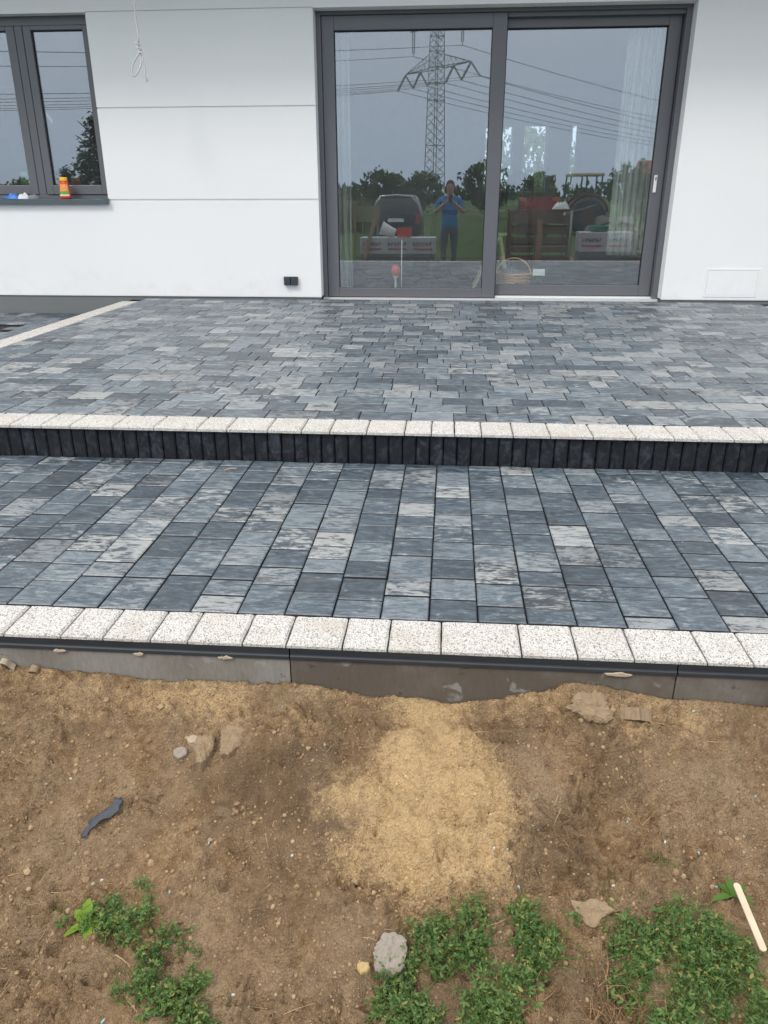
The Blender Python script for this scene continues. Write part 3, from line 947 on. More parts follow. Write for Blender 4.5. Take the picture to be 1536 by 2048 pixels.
cloth_blob('blue_palm', blu, gl, oval(-.075, 0, .085, .040), .030, 1)
cloth_blob('cuff', wht, gl, oval(.03, -.005, .058, .038), .038, 5)
cloth_blob('fingers', gry, gl, oval(.118, .005, .062, .026), .026, 9)
for i in range(3):
    MB().tube([(-.12-.01*i, -.02+.02*i, .012), (-.15, -.018+.02*i, .010), (-.172+.006*i, -.016+.02*i, .007)], [.011, .010, .007], 8).build('finger', blu, gl, smooth=True)

# ------------------------------------------------------------------ inside the room
FZ = .5455
cur_y = D+.47
def curtain(x0, x1, z0, z1, y, folds, amp, label, taper=0.0):
    mb = MB(); nx, nz_ = folds*8, 10
    vs = []
    for j in range(nz_+1):
        t = j/nz_
        for i in range(nx+1):
            s = i/nx
            x = x0+(x1-x0)*(s*(1-taper*t*.5)+taper*t*.25)
            vs.append((x, y+amp*math.sin(s*folds*2*PI+.4*math.sin(t*4))*(.6+.4*t), z0+(z1-z0)*t))
    fs = [(j*(nx+1)+i, j*(nx+1)+i+1, (j+1)*(nx+1)+i+1, (j+1)*(nx+1)+i) for j in range(nz_) for i in range(nx)]
    mb.add(vs, fs)
    o = mb.build('sheer_curtain', M['sheer'], smooth=True)
    sm = o.modifiers.new('thick', 'SOLIDIFY'); sm.thickness = .0008
    return tag(o, label, 'curtain')
curtain(1.56, 1.98, .95, 3.09, cur_y, 7, .028, 'white sheer curtain hanging inside at the right end of the sliding door')
curtain(-1.22, -.985, .56, 3.09, cur_y, 4, .024, 'narrow white sheer curtain inside at the left end of the sliding door')
# wicker basket
wick = simple('wicker', (.60, .36, .23), .6, var=.3, scale=60, bump=.5, bscale=120)
bk = empty('wicker_basket', (.655, 8.33, FZ), 'brown wicker basket with arched handle standing behind the glass door', 'basket')
mb = MB()
for k in range(13):
    z = .012+k*.0165; r = .135+.028*k/12
    mb.tube([(r*1.12*math.cos(a)+.0*a, r*.85*math.sin(a), z+.004*math.cos(a*9+k*PI)) for a in [2*PI*i/36 for i in range(37)]], .0092, 6, cap=False)
mb.build('woven_side', wick, bk, smooth=True)
MB().lathe([(.13, 0), (.14, .012)], 24, sx=1.1, sy=.83).build('bottom', wick, bk)
mb = MB().tube([(.168*1.12*math.cos(a), .168*.85*math.sin(a), .222) for a in [2*PI*i/36 for i in range(37)]], .012, 8, cap=False)
mb.build('rim', wick, bk, smooth=True)
MB().tube([(.172*math.cos(a)*1.05, 0, .19+.165*math.sin(a)*1.1) for a in [PI*i/20 for i in range(21)]], .0085, 8).build('handle', simple('cane', (.60, .40, .18), .5), bk, smooth=True)
cloth_blob('cloth', gry, bk, oval(-.02, 0, .12, .10, sd=4), .05, 12).location = (0, 0, .205)
# white card behind the pane, toy, ladder, table and chair
cd = empty('white_card', (.895, 8.19, FZ), 'small white card standing behind the right pane next to the basket', 'card')
MB().box(-.060, .060, -.002, .002, .215, .28).build('card', M['white'], cd, bevel=.001)
MB().box(-.05, .05, -.012, .012, 0, .012).box(-.008, .008, -.003, .003, .012, .216).build('stand', M['black'], cd)
ty = empty('floor_toy', (-.545, 8.32, FZ), 'red ball toy with thin white stick behind the left pane', 'toy')
MB().lathe([(.001, .185), (.03, .195), (.045, .225), (.048, .255), (.04, .285), (.02, .302), (.001, .306)], 18).build('ball', red, ty, smooth=True)
MB().lathe([(.03, 0), (.034, .01), (.012, .03), (.01, .16), (.026, .185), (.035, .193)], 16).build('foot', M['white'], ty, smooth=True)
MB().tube([(.062, 0, 0), (.062, 0, .545)], .005, 8).build('stick', M['white'], ty, smooth=True)
lad = empty('step_ladder', (.50, 9.2, FZ), 'pale wooden step ladder standing inside behind the door post', 'ladder')
pale = simple('pale_wood', (.50, .47, .33), .6, var=.15, scale=20)
for s in (-1, 1):
    MB().tube([(-.22, s*.17, 0), (.05, s*.14, .56)], .018, 6).build('leg', pale, lad)
    MB().tube([(.16, s*.17, 0), (.05, s*.14, .56)], .018, 6).build('leg', pale, lad)
for k in (.2, .38): MB().box(-.22+.27*k/.56-.03, -.22+.27*k/.56+.03, -.16, .16, k, k+.02).build('tread', pale, lad)
MB().box(-.02, .12, -.17, .17, .555, .58).build('top', pale, lad)
dk = simple('dark_wood', (.030, .028, .024), .5, var=.2)
tb = empty('dining_table', (.35, 11.6, FZ), 'dark table deep inside the room', 'table')
MB().box(-.65, .55, -.42, .42, .73, .765).build('table_top', dk, tb, bevel=.006)
for sx in (-.58, .48):
    for sy in (-.36, .36): MB().box(sx-.03, sx+.03, sy-.03, sy+.03, 0, .73).build('leg', dk, tb)
ch = empty('bar_chair', (.93, 11.45, FZ), 'dark chair with rounded backrest beside the table in the room', 'chair')
for sx in (-.17, .17):
    for sy in (-.17, .17): MB().tube([(sx*1.15, sy*1.15, 0), (sx*.9, sy*.9, .8)], .016, 8).build('leg', dk, ch)
MB().lathe([(.19, .79), (.21, .80), (.21, .83), (.18, .84)], 20).build('seat', dk, ch)
vs = []
for j in range(5):
    for i in range(13):
        a = PI*.15+PI*.7*i/12
        vs.append((.2*math.cos(a), .2*math.sin(a), 1.02+.06*j*(1-.3*abs(i-6)/6)))
MB().add(vs, [(j*13+i, j*13+i+1, (j+1)*13+i+1, (j+1)*13+i) for j in range(4) for i in range(12)]).build('backrest', dk, ch).modifiers.new('thick', 'SOLIDIFY').thickness = .02
for sx in (-.17, .17): MB().tube([(sx, .1, .83), (sx, .11, 1.1)], .012, 8).build('back_post', dk, ch)
cn = empty('storage_tin', (-4.205, D+.27, 1.525), 'green and white tin on the inner sill behind the left window pane', 'tin')
MB().lathe([(.062, 0), (.064, .004), (.064, .05)], 24).build('white_base', M['white'], cn, smooth=True)
MB().lathe([(.0635, .051), (.0635, .2), (.06, .205)], 24).build('green_body', simple('green_tin', (.06, .20, .07), .4), cn, smooth=True)
hb(MB().box(-5.5, XW+.1, D+.18, D+WT+.05, 1.49, 1.523), 'inner_sill', M['white'], win)
# ------------------------------------------------------------------ foliage helpers
def leaf_quads(mb, c, n, spread, size, rg, flat=.6):
    for _ in range(n):
        p = Vector(c)+Vector((rg.gauss(0, spread), rg.gauss(0, spread), rg.gauss(0, spread*.8)))
        s = size*rg.uniform(.6, 1.3)
        q = Euler((rg.uniform(-flat, flat)*1.6, rg.uniform(-flat, flat)*1.6, rg.uniform(0, 6.3))).to_matrix()
        vs = [p+q @ Vector(v)*s for v in ((-.5, 0, 0), (0, -.28, .06), (.5, 0, 0), (0, .28, .06))]
        mb.add(vs, [(0, 1, 2, 3)])
bark = simple('bark', (.075, .058, .042), .9, var=.3, scale=14, bump=.6, bscale=30)
LEAFA = leaf_mat('leaf_dark', (.040, .072, .024), (.085, .135, .042))
LEAFB = leaf_mat('leaf_mid', (.060, .105, .035), (.13, .185, .06))
LEAFC = leaf_mat('leaf_conifer', (.024, .048, .024), (.052, .085, .042))
def tree(name, x, y, h, r, z0, label, mat, seed, clumps=70, per=34, size=.30, shape='round', cat='tree', group=None):
    rg = random.Random(seed)
    t = empty(name, (x, y, z0), label, cat, group)
    tr = MB(); th = h*.45
    pts = [(rg.gauss(0, .02*h)*i/5, rg.gauss(0, .02*h)*i/5, th*i/5*1.6) for i in range(6)]
    tr.tube(pts, [h*.03*(1-.13*i) for i in range(6)], 8)
    for k in range(7):
        a = rg.uniform(0, 6.3); b = Vector(pts[2+k % 4])
        tr.tube([b, b+Vector((math.cos(a)*r*.35, math.sin(a)*r*.35, h*.14)), b+Vector((math.cos(a)*r*.75, math.sin(a)*r*.75, h*.27))], [h*.014, h*.009, h*.004], 6)
    tr.build('trunk', bark, t, smooth=True)
    cr = MB()
    for k in range(clumps):
        if shape == 'cone':
            zz = h*(.10+.90*(k/clumps)); rr = r*(1-.93*(k/clumps))*rg.uniform(.55, 1.08); a = rg.uniform(0, 6.3)
            c = (rr*math.cos(a), rr*math.sin(a), zz-rr*.15)
            leaf_quads(cr, c, per, size*.8, size, rg, .5)
        else:
            a = rg.uniform(0, 6.3); u = rg.uniform(-1, 1); k3 = rg.uniform(.45, 1.0)**.6
            s = math.sqrt(1-u*u)
            bul = 1+.28*noise.noise((math.cos(a)*1.4+seed, math.sin(a)*1.4, u*1.4))
            c = (r*k3*s*math.cos(a)*bul, r*k3*s*math.sin(a)*bul, h*.60+h*.40*k3*u*bul)
            leaf_quads(cr, c, per, r*.11, size, rg, .9)
    cr.build('crown', mat, t)
    return t
TG = 'trees along the field behind the photographer'
tree('tree', -4.75, -44, 3.2, 1.7, 0, 'broad dark tree reflected in the left pane above the car', LEAFA, 1, group=TG)
tree('tree', -2.35, -54, 3.3, 1.5, 0, 'smaller tree reflected just left of the lattice pylon', LEAFB, 2, group=TG)
tree('tree', 2.5, -44, 3.7, 1.7, 0, 'dark bushy tree reflected beside the middle door post', LEAFA, 3, group=TG)
tree('tree', 11.6, -40, 3.3, 1.6, 0, 'low tree reflected to the right of the tractor cab', LEAFA, 4, clumps=50, group=TG)
tree('tree', 6.4, -46, 3.0, 1.4, 0, 'small tree reflected behind the tractor bonnet', LEAFB, 14, clumps=50, group=TG)
tree('spruce_tree', -24.6, -43, 6.6, 3.3, 0, 'tall dark spruce reflected in the left window', LEAFC, 5, clumps=170, per=30, size=.42, shape='cone')
tree('spruce_tree', -27.6, -43, 3.3, 1.0, 0, 'little spruce reflected left of the tall spruce in the window', LEAFC, 6, clumps=60, per=24, size=.26, shape='cone')
tree('bush', -30.5, -42, 2.6, 1.8, 0, 'round bush reflected low in the left window pane', LEAFB, 8, clumps=50, cat='bush')
tree('bush', 1.8, 24.0, 3.4, 2.2, 0, 'leafy bush seen through the rear windows of the room', LEAFB, 9, clumps=110, per=30, size=.20, cat='bush')
tree('shrub', 5.15, -5.2, 1.75, .75, 0, 'reddish brown shrub reflected at the right edge of the door', leaf_mat('leaf_russet', (.060, .042, .018), (.085, .085, .025)), 10, clumps=60, per=30, size=.09, cat='shrub')
# far wood on the horizon
rg = random.Random(5); wd = MB()
for k in range(700):
    x = rg.uniform(-330, 330); hh = 4.2+2.2*noise.noise((x*.02, 1, 1))
    leaf_quads(wd, (x, -285+rg.uniform(-6, 6), rg.uniform(.4, max(1, hh-.6))), 14, 1.5, 2.6, rg, 1.0)
tag(wd.build('far_wood', LEAFA), 'distant dark wood along the horizon of the field', 'wood', kind='stuff')

# maize stand and tall grass along the left of the field
mz = MB()
for k in range(420):
    x = rg.uniform(-9.5, -3.6); y = rg.uniform(-24, -19); h = rg.uniform(1.1, 1.55)
    mz.tube([(x, y, 0), (x+rg.gauss(0, .05), y, h)], [.014, .006], 4, cap=False)
    for j in range(5):
        a = rg.uniform(0, 6.3); z = h*(.25+.15*j); l = rg.uniform(.25, .45)
        dx, dy = math.cos(a)*l, math.sin(a)*l
        mz.add([(x, y, z), (x+dx*.5-dy*.06, y+dy*.5+dx*.06, z+.16), (x+dx, y+dy, z+.02), (x+dx*.5+dy*.06, y+dy*.5-dx*.06, z+.16)], [(0, 1, 2, 3)])
tag(mz.build('maize_stand', leaf_mat('maize_leaf', (.07, .085, .025), (.13, .125, .05))), 'stand of tall green maize reflected behind the car', 'maize', kind='stuff')

# ------------------------------------------------------------------ power pylon and lines
steel = simple('galvanised_steel', (.36, .38, .40), .6, metal=.3, var=.1)
wire_m = simple('conductor', (.30, .31, .32), .6, metal=.2)
PX, PY = -3.2, -144.0
ax = Vector((.625, .78, 0)).normalized()          # crossarm axis
bx = Vector((-ax.y, ax.x, 0))
py = empty('lattice_pylon', (PX, PY, 0), 'tall grey steel lattice power pylon reflected in the left door pane', 'pylon')
def hw(z): return max(.4, 1.45-.0195*z)
corn = [(1, 1), (1, -1), (-1, -1), (-1, 1)]
def cp_(z, i):
    w = hw(z); return ax*(corn[i][0]*w)+bx*(corn[i][1]*w)+Vector((0, 0, z))
for i in range(4):
    MB().tube([cp_(z, i) for z in (0, 7, 14, 21, 30, 40)], [.11, .105, .10, .09, .08, .07], 4).build('leg', steel, py)
br = MB(); z = 0.0
while z < 39:
    st = hw(z)*1.25; z2 = min(z+st, 40)
    for i in range(4):
        j = (i+1) % 4
        br.tube([cp_(z, i), cp_(z2, j)], .042, 4, cap=False); br.tube([cp_(z, j), cp_(z2, i)], .042, 4, cap=False)
        if int(z/st) % 3 == 0: br.tube([cp_(z, i), cp_(z, j)], .06, 4, cap=False)
    z = z2
tag(br.build('bracing', steel, py), kind='stuff')
att = []
for (za, half, sub) in ((22.8, 9.6, ()), (29.5, 8.2, ())):
    for s in (-1, 1):
        m = MB(); tip = ax*(s*half)+Vector((0, 0, za))
        for t in (-1, 1):
            b0 = ax*(s*hw(za))+bx*(t*hw(za))
            m.tube([b0+Vector((0, 0, za)), tip], .095, 4); m.tube([b0+Vector((0, 0, za+2.2)), tip], .06, 4)
            for k in range(1, 6):
                f = k/6; g2 = (k+.5)/6
                lo = (b0+Vector((0, 0, za))).lerp(tip, f); hi = (b0+Vector((0, 0, za+2.2))).lerp(tip, min(1, g2))
                m.tube([lo, hi], .035, 4, cap=False); m.tube([lo, (b0+Vector((0, 0, za+2.2))).lerp(tip, f-.08)], .035, 4, cap=False)
        m.build('crossarm', steel, py)
        if za < 28:
            for (p, q, r3) in ((half, half+2.5, -1), (half, half-2.4, 1), (4.9, 7.1, 1), (4.9, 2.7, -1)):
                a = ax*(s*p)+Vector((0, 0, za-.1)); b = ax*(s*q)+Vector((0, 0, za-2.5))
                for o2 in (-.14, .14):
                    MB().tube([a+bx*o2, b+bx*o2], .085, 6).build('insulator', steel, py)
            att += [(s*(half+2.5), za-2.5), (s*7.1, za-2.6), (s*2.7, za-2.6)]
        else:
            a = ax*(s*7.1)+Vector((0, 0, za-.1))
            for o2 in (-.22, .22): MB().tube([a+bx*o2, a+bx*o2*.9+Vector((0, 0, -3.4))], .09, 6).build('insulator', steel, py)
            MB().tube([a+Vector((0, 0, -3.4)), a+Vector((0, 0, -4.0))], .06, 6).build('insulator_fitting', steel, py)
            att += [(s*7.1, za-4.0)]
MB().tube([(0, 0, 40), (0, 0, 44)], [.12, .05], 6).build('peak', steel, py)
for i, (s, za) in enumerate(att):
    for du in (-.16, .16):
        c0 = Vector((PX, PY, 0))+ax*(s+du)+Vector((0, 0, za))
        pts = []
        for k in range(-24, 25):
            t = k/24
            pts.append(c0+bx*(-t*300)+Vector((0, 0, -9.5*(1-(2*abs(t)-1)**2))))
        o = MB().tube(pts, .030, 4, cap=False).build('power_line', wire_m)
        tag(o, 'thin overhead power cable strung from the lattice pylon', 'cable', 'overhead cables of the pylon')

# ------------------------------------------------------------------ car seen from behind
car = empty('parked_car', (-1.76, -10.9, 0), 'dark blue hatchback parked on the grass, its rear reflected in the door', 'car')
paint = simple('navy_paint', (.010, .016, .028), .3, var=.03); paint.node_tree.nodes['Principled BSDF'].inputs['Coat Weight'].default_value = 0.2
sil = simple('silver_sky_reflection', (.42, .45, .48), .2, metal=.4, var=.03)  # silver colour stands for sky reflected on the navy roof edges
cgl = simple('car_glass', (.010, .014, .018), .05, var=.02)
def loft(mb, secs):
    n = len(secs[0]); vs = [p for s in secs for p in s]; fs = []
    for i in range(len(secs)-1):
        for k in range(n): fs.append((i*n+k, i*n+(k+1) % n, (i+1)*n+(k+1) % n, (i+1)*n+k))
    fs.append(tuple(range(n-1, -1, -1))); fs.append(tuple((len(secs)-1)*n+k for k in range(n)))
    mb.add(vs, fs); return mb
def sec(y, wb, wm, wt, zb, zm, zt):
    # half profile, mirrored: sill, waist, roof rail, roof
    h = [(wb, zb), (wm, zb+.12), (wm, zm-.08), (wm*.985, zm), (wt+.06, zt-.12), (wt, zt-.04), (wt-.12, zt)]
    return [(x, y, z) for x, z in h]+[(-x, y, z) for x, z in reversed(h)]
# rear faces the house (+y)
loft(MB(), [sec(0.0, .70, .78, .60, .32, .86, 1.10), sec(-.10, .74, .83, .60, .26, .92, 1.36), sec(-.32, .76, .84, .61, .24, .94, 1.50), sec(-1.2, .76, .85, .62, .22, .94, 1.54),
            sec(-2.1, .76, .85, .60, .22, .93, 1.50), sec(-2.75, .76, .84, .66, .22, .90, 1.05), sec(-3.5, .74, .82, .66, .24, .82, .90), sec(-3.85, .62, .70, .5, .30, .70, .74)]).build('body', paint, car, smooth=True, bevel=.0)
loft(MB(), [[(x, y, z) for x, z in ((-.60, 1.47), (.60, 1.47), (.55, 1.525), (0, 1.555), (-.55, 1.525))] for y in (-.28, -2.0)]).build('roof', sil, car, smooth=True)
MB().add([(-.62, .012, .93), (.62, .012, .93), (.50, -.20, 1.42), (-.50, -.20, 1.42), (-.60, -.02, .93), (.60, -.02, .93), (.48, -.23, 1.42), (-.48, -.23, 1.42)], [(0, 1, 2, 3), (0, 4, 5, 1), (1, 5, 6, 2), (2, 6, 7, 3), (3, 7, 4, 0)]).build('rear_window', cgl, car)
MB().tube([(-.70, -.05, .90), (-.62, -.20, 1.34), (-.50, -.27, 1.49), (0, -.27, 1.53), (.50, -.27, 1.49), (.62, -.20, 1.34), (.70, -.05, .90)], .032, 8).build('tailgate_edge', sil, car, smooth=True)  # silver arc paints the sky-bright outline of the tailgate
loft(MB(), [[(x, y, z) for x, z in ((-.80, .34), (.80, .34), (.82, .52), (.74, .60), (-.74, .60), (-.82, .52))] for y in (.07, -.12)]).build('bumper', paint, car, bevel=.02)
for s in (-1, 1):
    MB().prism([(s*.60, .66), (s*.80, .66), (s*.79, 1.02), (s*.70, 1.02)][::s], -.03, .03, M=Matrix(((1, 0, 0, 0), (0, 0, -1, -.02), (0, 1, 0, 0), (0, 0, 0, 1)))).build('tail_light', simple('tail_lamp', (.30, .02, .02), .2), car)
    MB().cbox(-.05, .05, -.08, .08, -.03, .03, .02, M=Matrix.Translation((s*.96, -2.2, 1.0))).build('wing_mirror', paint, car)
    for yy in (-.65, -3.1):
        w = MB().lathe([(.30, -.09), (.31, -.06), (.31, .06), (.30, .09)], 24).build('wheel', M['black'], car, smooth=False)
        w.location = (s*.74, yy, .31); w.rotation_euler = (0, PI/2, 0)
        MB().lathe([(.19, -.095), (.20, .0), (.19, .095)], 16).build('rim', M['alu'], w)
MB().box(-.26, .26, .012, .024, .72, .83).build('number_plate', M['white'], car)
MB().tube([(0, -.02, .90), (.28, .0, .99)], .012, 6).build('wiper', M['black'], car)

# ------------------------------------------------------------------ yard things behind the photographer
foam = simple('foam_sheet', (.55, .58, .60), .8, var=.06); film = simple('clear_film_print', (.40, .43, .46), .35, var=.15, scale=5)
navy = simple('navy_print', (.03, .04, .14), .5); rprint = simple('red_print', (.45, .04, .05), .5); dgrey = simple('grey_foam', (.10, .105, .115), .8)
def pack(x, y, w, d, h, label, n=3, rz=0):
    p = empty('insulation_pack', (x, y, 0), label, 'insulation pack', 'foam insulation packs in the yard', rz=rz)
    hs_ = h*.45
    MB().box(-w/2+.02, w/2-.02, -d/2+.01, d/2-.01, 0, hs_-.002).build('lower_bundle', dgrey, p, bevel=.01)
    MB().box(-w/2, w/2, -d/2, d/2, hs_, h).build('upper_bundle', film, p, bevel=.012)
    rr = random.Random(int(x*10))
    for bi in range(n):
        x0 = -w/2+w*(bi+.12)/n
        lw = w*.76/n/6
        for k in range(6):
            a = x0+k*lw; z0 = h*.72
            m = MB()     # blocky illegible print
            m.box(a, a+lw*.28, d/2+.012, d/2+.014, z0, z0+.085)
            if k % 2: m.box(a+lw*.3, a+lw*.75, d/2+.012, d/2+.014, z0+.06, z0+.085)
            else: m.box(a+lw*.3, a+lw*.75, d/2+.012, d/2+.014, z0+.03, z0+.052)
            m.build('print_mark', navy if (bi+k) % 5 else rprint, p)
        MB().box(x0, x0+lw*5.8, d/2+.012, d/2+.014, h*.60, h*.60+.035).build('print_stripe', rprint, p)
    return p
pack(-1.16, -2.6, 1.70, .56, .64, 'pack of foam boards in printed film reflected left of the person', 3)
pack(3.45, -2.6, 1.17, .56, .75, 'pack of foam boards in printed film reflected at the right of the door', 2)
bu = empty('white_scoop', (-1.38, -2.55, .64), 'white plastic tub lying tilted on the left foam pack', 'tub')
Mx = Matrix.Translation((0, 0, .13)) @ Euler((0, math.radians(-68), 0)).to_matrix().to_4x4()
m = MB().lathe([(.09, -.16), (.10, -.15), (.135, .15), (.14, .16)], 22); m.v = [tuple(Mx @ Vector(p)) for p in m.v]; m.build('tub', M['white'], bu, smooth=True)
m = MB().lathe([(.142, .150), (.148, .155), (.148, .172), (.14, .175)], 22); m.v = [tuple(Mx @ Vector(p)) for p in m.v]; m.build('rim', M['white'], bu, smooth=True)
rc = empty('red_crate', (-1.02, -2.5, .64), 'small red plastic crate on the left foam pack', 'crate')
for k in range(4): ring(MB(), -.15, .15, -.10, .10, .012, .012, .012, .012, .015+.05*k, .05+.05*k).build('rail', red, rc, rot=(PI/2, 0, 0))
for (a, b) in ((-.14, -.09), (.14, -.09), (-.14, .09), (.14, .09)): MB().box(a-.014, a+.014, b-.014, b+.014, 0, .215).build('corner_post', red, rc)
MB().box(-.14, .14, -.09, .09, .002, .012).build('bottom', red, rc)
for k in range(4):   # ring() is drawn in xz, stand the rails up again
    pass
pl = empty('leaning_plank', (-1.95, -2.12, 0), 'long brown plank leaning against the left foam pack', 'plank')
oak = simple('weathered_plank', (.24, .17, .10), .75, var=.25, scale=9)
MB().box(-.045, .045, -.013, .013, 0, 1.27, M=Euler((math.radians(14), math.radians(15), 0)).to_matrix().to_4x4()).build('board', oak, pl, bevel=.003)
MB().box(-.05, .05, -.02, .02, 1.22, 1.27, M=Euler((math.radians(14), math.radians(15), 0)).to_matrix().to_4x4()).build('end_cleat', oak, pl)
bd = empty('board_fence', (-2.23, -6.0, 0), 'pale plywood board propped up left of the car', 'board')
MB().box(-.37, .37, -.012, .012, .86, 1.26).build('panel', simple('plywood', (.20, .20, .11), .7), bd)
for s in (-.3, .3): MB().box(s-.025, s+.025, .013, .06, 0, 1.2).build('post', oak, bd)
pal = empty('wooden_pallets', (2.09, -3.45, 0), 'dark brown wooden pallets standing upright beside the foam pack', 'pallets')
pw = simple('pallet_wood', (.125, .085, .062), .8, var=.35, scale=8, bump=.4, bscale=40)
for k, z in enumerate((.03, .26, .47, .68, .90, 1.04)):
    MB().box(-.74, .74, .055, .08, z, z+(.13 if k != 5 else .17)).build('board', pw, pal, bevel=.004)
for xx in (-.70, 0, .70): MB().box(xx-.055, xx+.055, -.09, .05, 0, 1.2).build('bearer', pw, pal, bevel=.004)
MB().box(-.06, .06, .081, .10, 0, .98).build('front_batten', simple('new_batten', (.30, .18, .10), .8, var=.3), pal)
for k, z in enumerate((.06, .40, .74, 1.06)): MB().box(-.74, .74, -.13, -.092, z, z+.12).build('back_board', pw, pal, bevel=.004)
po = empty('steel_post', (2.64, -2.2, 0), 'thin grey steel post standing in front of the pallets', 'post')
MB().tube([(0, 0, -.05), (0, 0, 1.23)], .024, 10).build('tube', simple('zinc', (.26, .28, .27), .5, metal=.3), po, smooth=True)
MB().lathe([(.03, 1.22), (.034, 1.235), (.02, 1.25)], 12).build('cap', M['black'], po)
rl = empty('sloping_rail', (2.65, -2.75, 1.12), 'light metal rail lying across the rubble heap', 'rail')
MB().tube([(-.1, 0, 0), (.62, -.1, .19)], .012, 8).build('tube', simple('dull_rail', (.20, .20, .20), .6), rl)
MB().box(-.12, -.08, -.03, .03, -.03, .03).build('bracket', M['alu'], rl)
for px_, pz_ in ((-.1, 0), (.62, .19)): MB().tube([(px_, -.14*px_, pz_), (px_, -.14*px_, -1.12)], .012, 8).build('prop', M['black'], rl)
gt = empty('green_tub', (3.33, -2.62, .75), 'flat green plastic tub on the right foam pack', 'tub')
MB().lathe([(.16, 0), (.18, .01), (.23, .11), (.24, .115), (.235, .125), (.22, .11), (.17, .02)], 24, sy=.8).build('tub', simple('green_plastic', (.02, .24, .13), .35), gt, smooth=True)
MB().tube([(.236*math.cos(a), .19*math.sin(a), .122) for a in [2*PI*i/28 for i in range(29)]], .008, 6).build('rim', simple('green_rim', (.02, .28, .15), .35), gt, smooth=True)
# rubble heap: each block on its own
rub = simple('rubble', (.26, .24, .22), .9, var=.45, scale=5, bump=.5, bscale=40)
rg = random.Random(21)
def chunk(sx, sy, sz, seed, n=7):
    mb = MB(); pr_ = random.Random(seed)
    poly = [((.42+.16*pr_.random())*math.cos(2*PI*i/n+pr_.uniform(-.2, .2))*sx, (.42+.16*pr_.random())*math.sin(2*PI*i/n+pr_.uniform(-.2, .2))*sy) for i in range(n)]
    mb.prism(poly, -sz/2, sz/2, top=pr_.uniform(.72, .95))
    mb.v = [(a, b, c+(.15*sz*noise.noise((a*9, b*9, seed)))) for a, b, c in mb.v]
    return mb
for k in range(44):
    lv = k//13
    o = chunk(rg.uniform(.2, .42), rg.uniform(.18, .3), rg.uniform(.12, .24), k).build('rubble_block', rub, bevel=.015,
        loc=(rg.uniform(2.95+.15*lv, 5.1-.3*lv), rg.uniform(-4.9+.2*lv, -3.7), .10+.27*lv+rg.uniform(0, .05)), rot=(rg.uniform(-.4, .4), rg.uniform(-.4, .4), rg.uniform(0, 6)))
    tag(o, 'grey broken concrete block on the heap reflected behind the right foam pack', 'rubble', 'rubble blocks of the heap')
# sacks / film on the pallets
sk = cloth_blob('white_sack', M['white'], None, oval(0, 0, .20, .10, sd=2), .11, 3)
sk.location = (2.55, -3.42, 1.212)
tag(sk, 'crumpled white sack lying on top of the pallets', 'sack')

# tractor, side on, front to the left
tr = empty('tractor', (4.62, -19.2, 0), 'old red tractor with cream cab roof reflected in the right pane', 'tractor')
tred = simple('tractor_red', (.32, .035, .025), .4, var=.2); cream = simple('cab_cream', (.60, .55, .42), .5); tgreen = simple('cab_post_green', (.05, .13, .04), .5)
loft(MB(), [[(x, y, z) for y, z in ((-.32, .75), (.32, .75), (.34, 1.30), (.25, 1.44), (-.25, 1.44), (-.34, 1.30))] for x in (-1.75, -.1)]).build('bonnet', tred, tr, bevel=.03)
MB().box(-1.80, -1.752, -.28, .28, .80, 1.36).build('grille', M['black'], tr)
MB().box(-1.6, 1.3, -.2, .2, .5, .748).build('chassis', M['black'], tr)
MB().box(.15, 1.55, -.72, .72, 2.24, 2.36).build('cab_roof', cream, tr, bevel=.04)
for xx in (.22, .85, 1.46):
    for s in (-.66, .66): MB().tube([(xx-.12*(xx < .5), s, 1.10), (xx, s, 2.245)], .035, 6).build('cab_post', tgreen, tr)
MB().box(.10, 1.48, -.68, .68, .75, 1.12).build('cab_base', tred, tr, bevel=.03)
MB().tube([(-.7, .1, 1.44), (-.7, .1, 2.0)], .035, 8).build('exhaust', M['black'], tr)
for s in (-1, 1):
    for (xx, r) in ((1.0, .72), (-1.35, .40)):
        w = MB().lathe([(r*.86, -.15), (r, -.11), (r, .11), (r*.86, .15)], 28).build('wheel', M['black'], tr)
        w.location = (xx, s*.72, r); w.rotation_euler = (PI/2, 0, 0)
        MB().lathe([(r*.5, -.16), (r*.52, 0), (r*.5, .16)], 18).build('rim', simple('dull_rim', (.09, .05, .045), .7), w)
    MB().tube([(1.0+.80*math.cos(a), s*.72, .74+.80*math.sin(a)) for a in [PI*(.05+.9*i/12) for i in range(13)]], .06, 6).build('mudguard', simple('dull_guard', (.10, .03, .025), .7), tr)
# red seed hopper in front of it
hp = empty('red_hopper', (2.95, -12.3, 0), 'low red farm hopper reflected above the pallets', 'hopper')
loft(MB(), [[(x*k, y*k, z) for x, y in ((-.42, -.3), (.42, -.3), (.42, .3), (-.42, .3))] for z, k in ((.55, .55), (.95, 1), (1.42, 1))]).build('bin', tred, hp, bevel=.02)
for a in (-.3, .3):
    for b in (-.2, .2): MB().tube([(a, b, 0), (a, b, .7)], .03, 6).build('leg', M['black'], hp)
MB().box(-.45, .45, -.33, .33, 1.422, 1.46).build('lid', tred, hp)
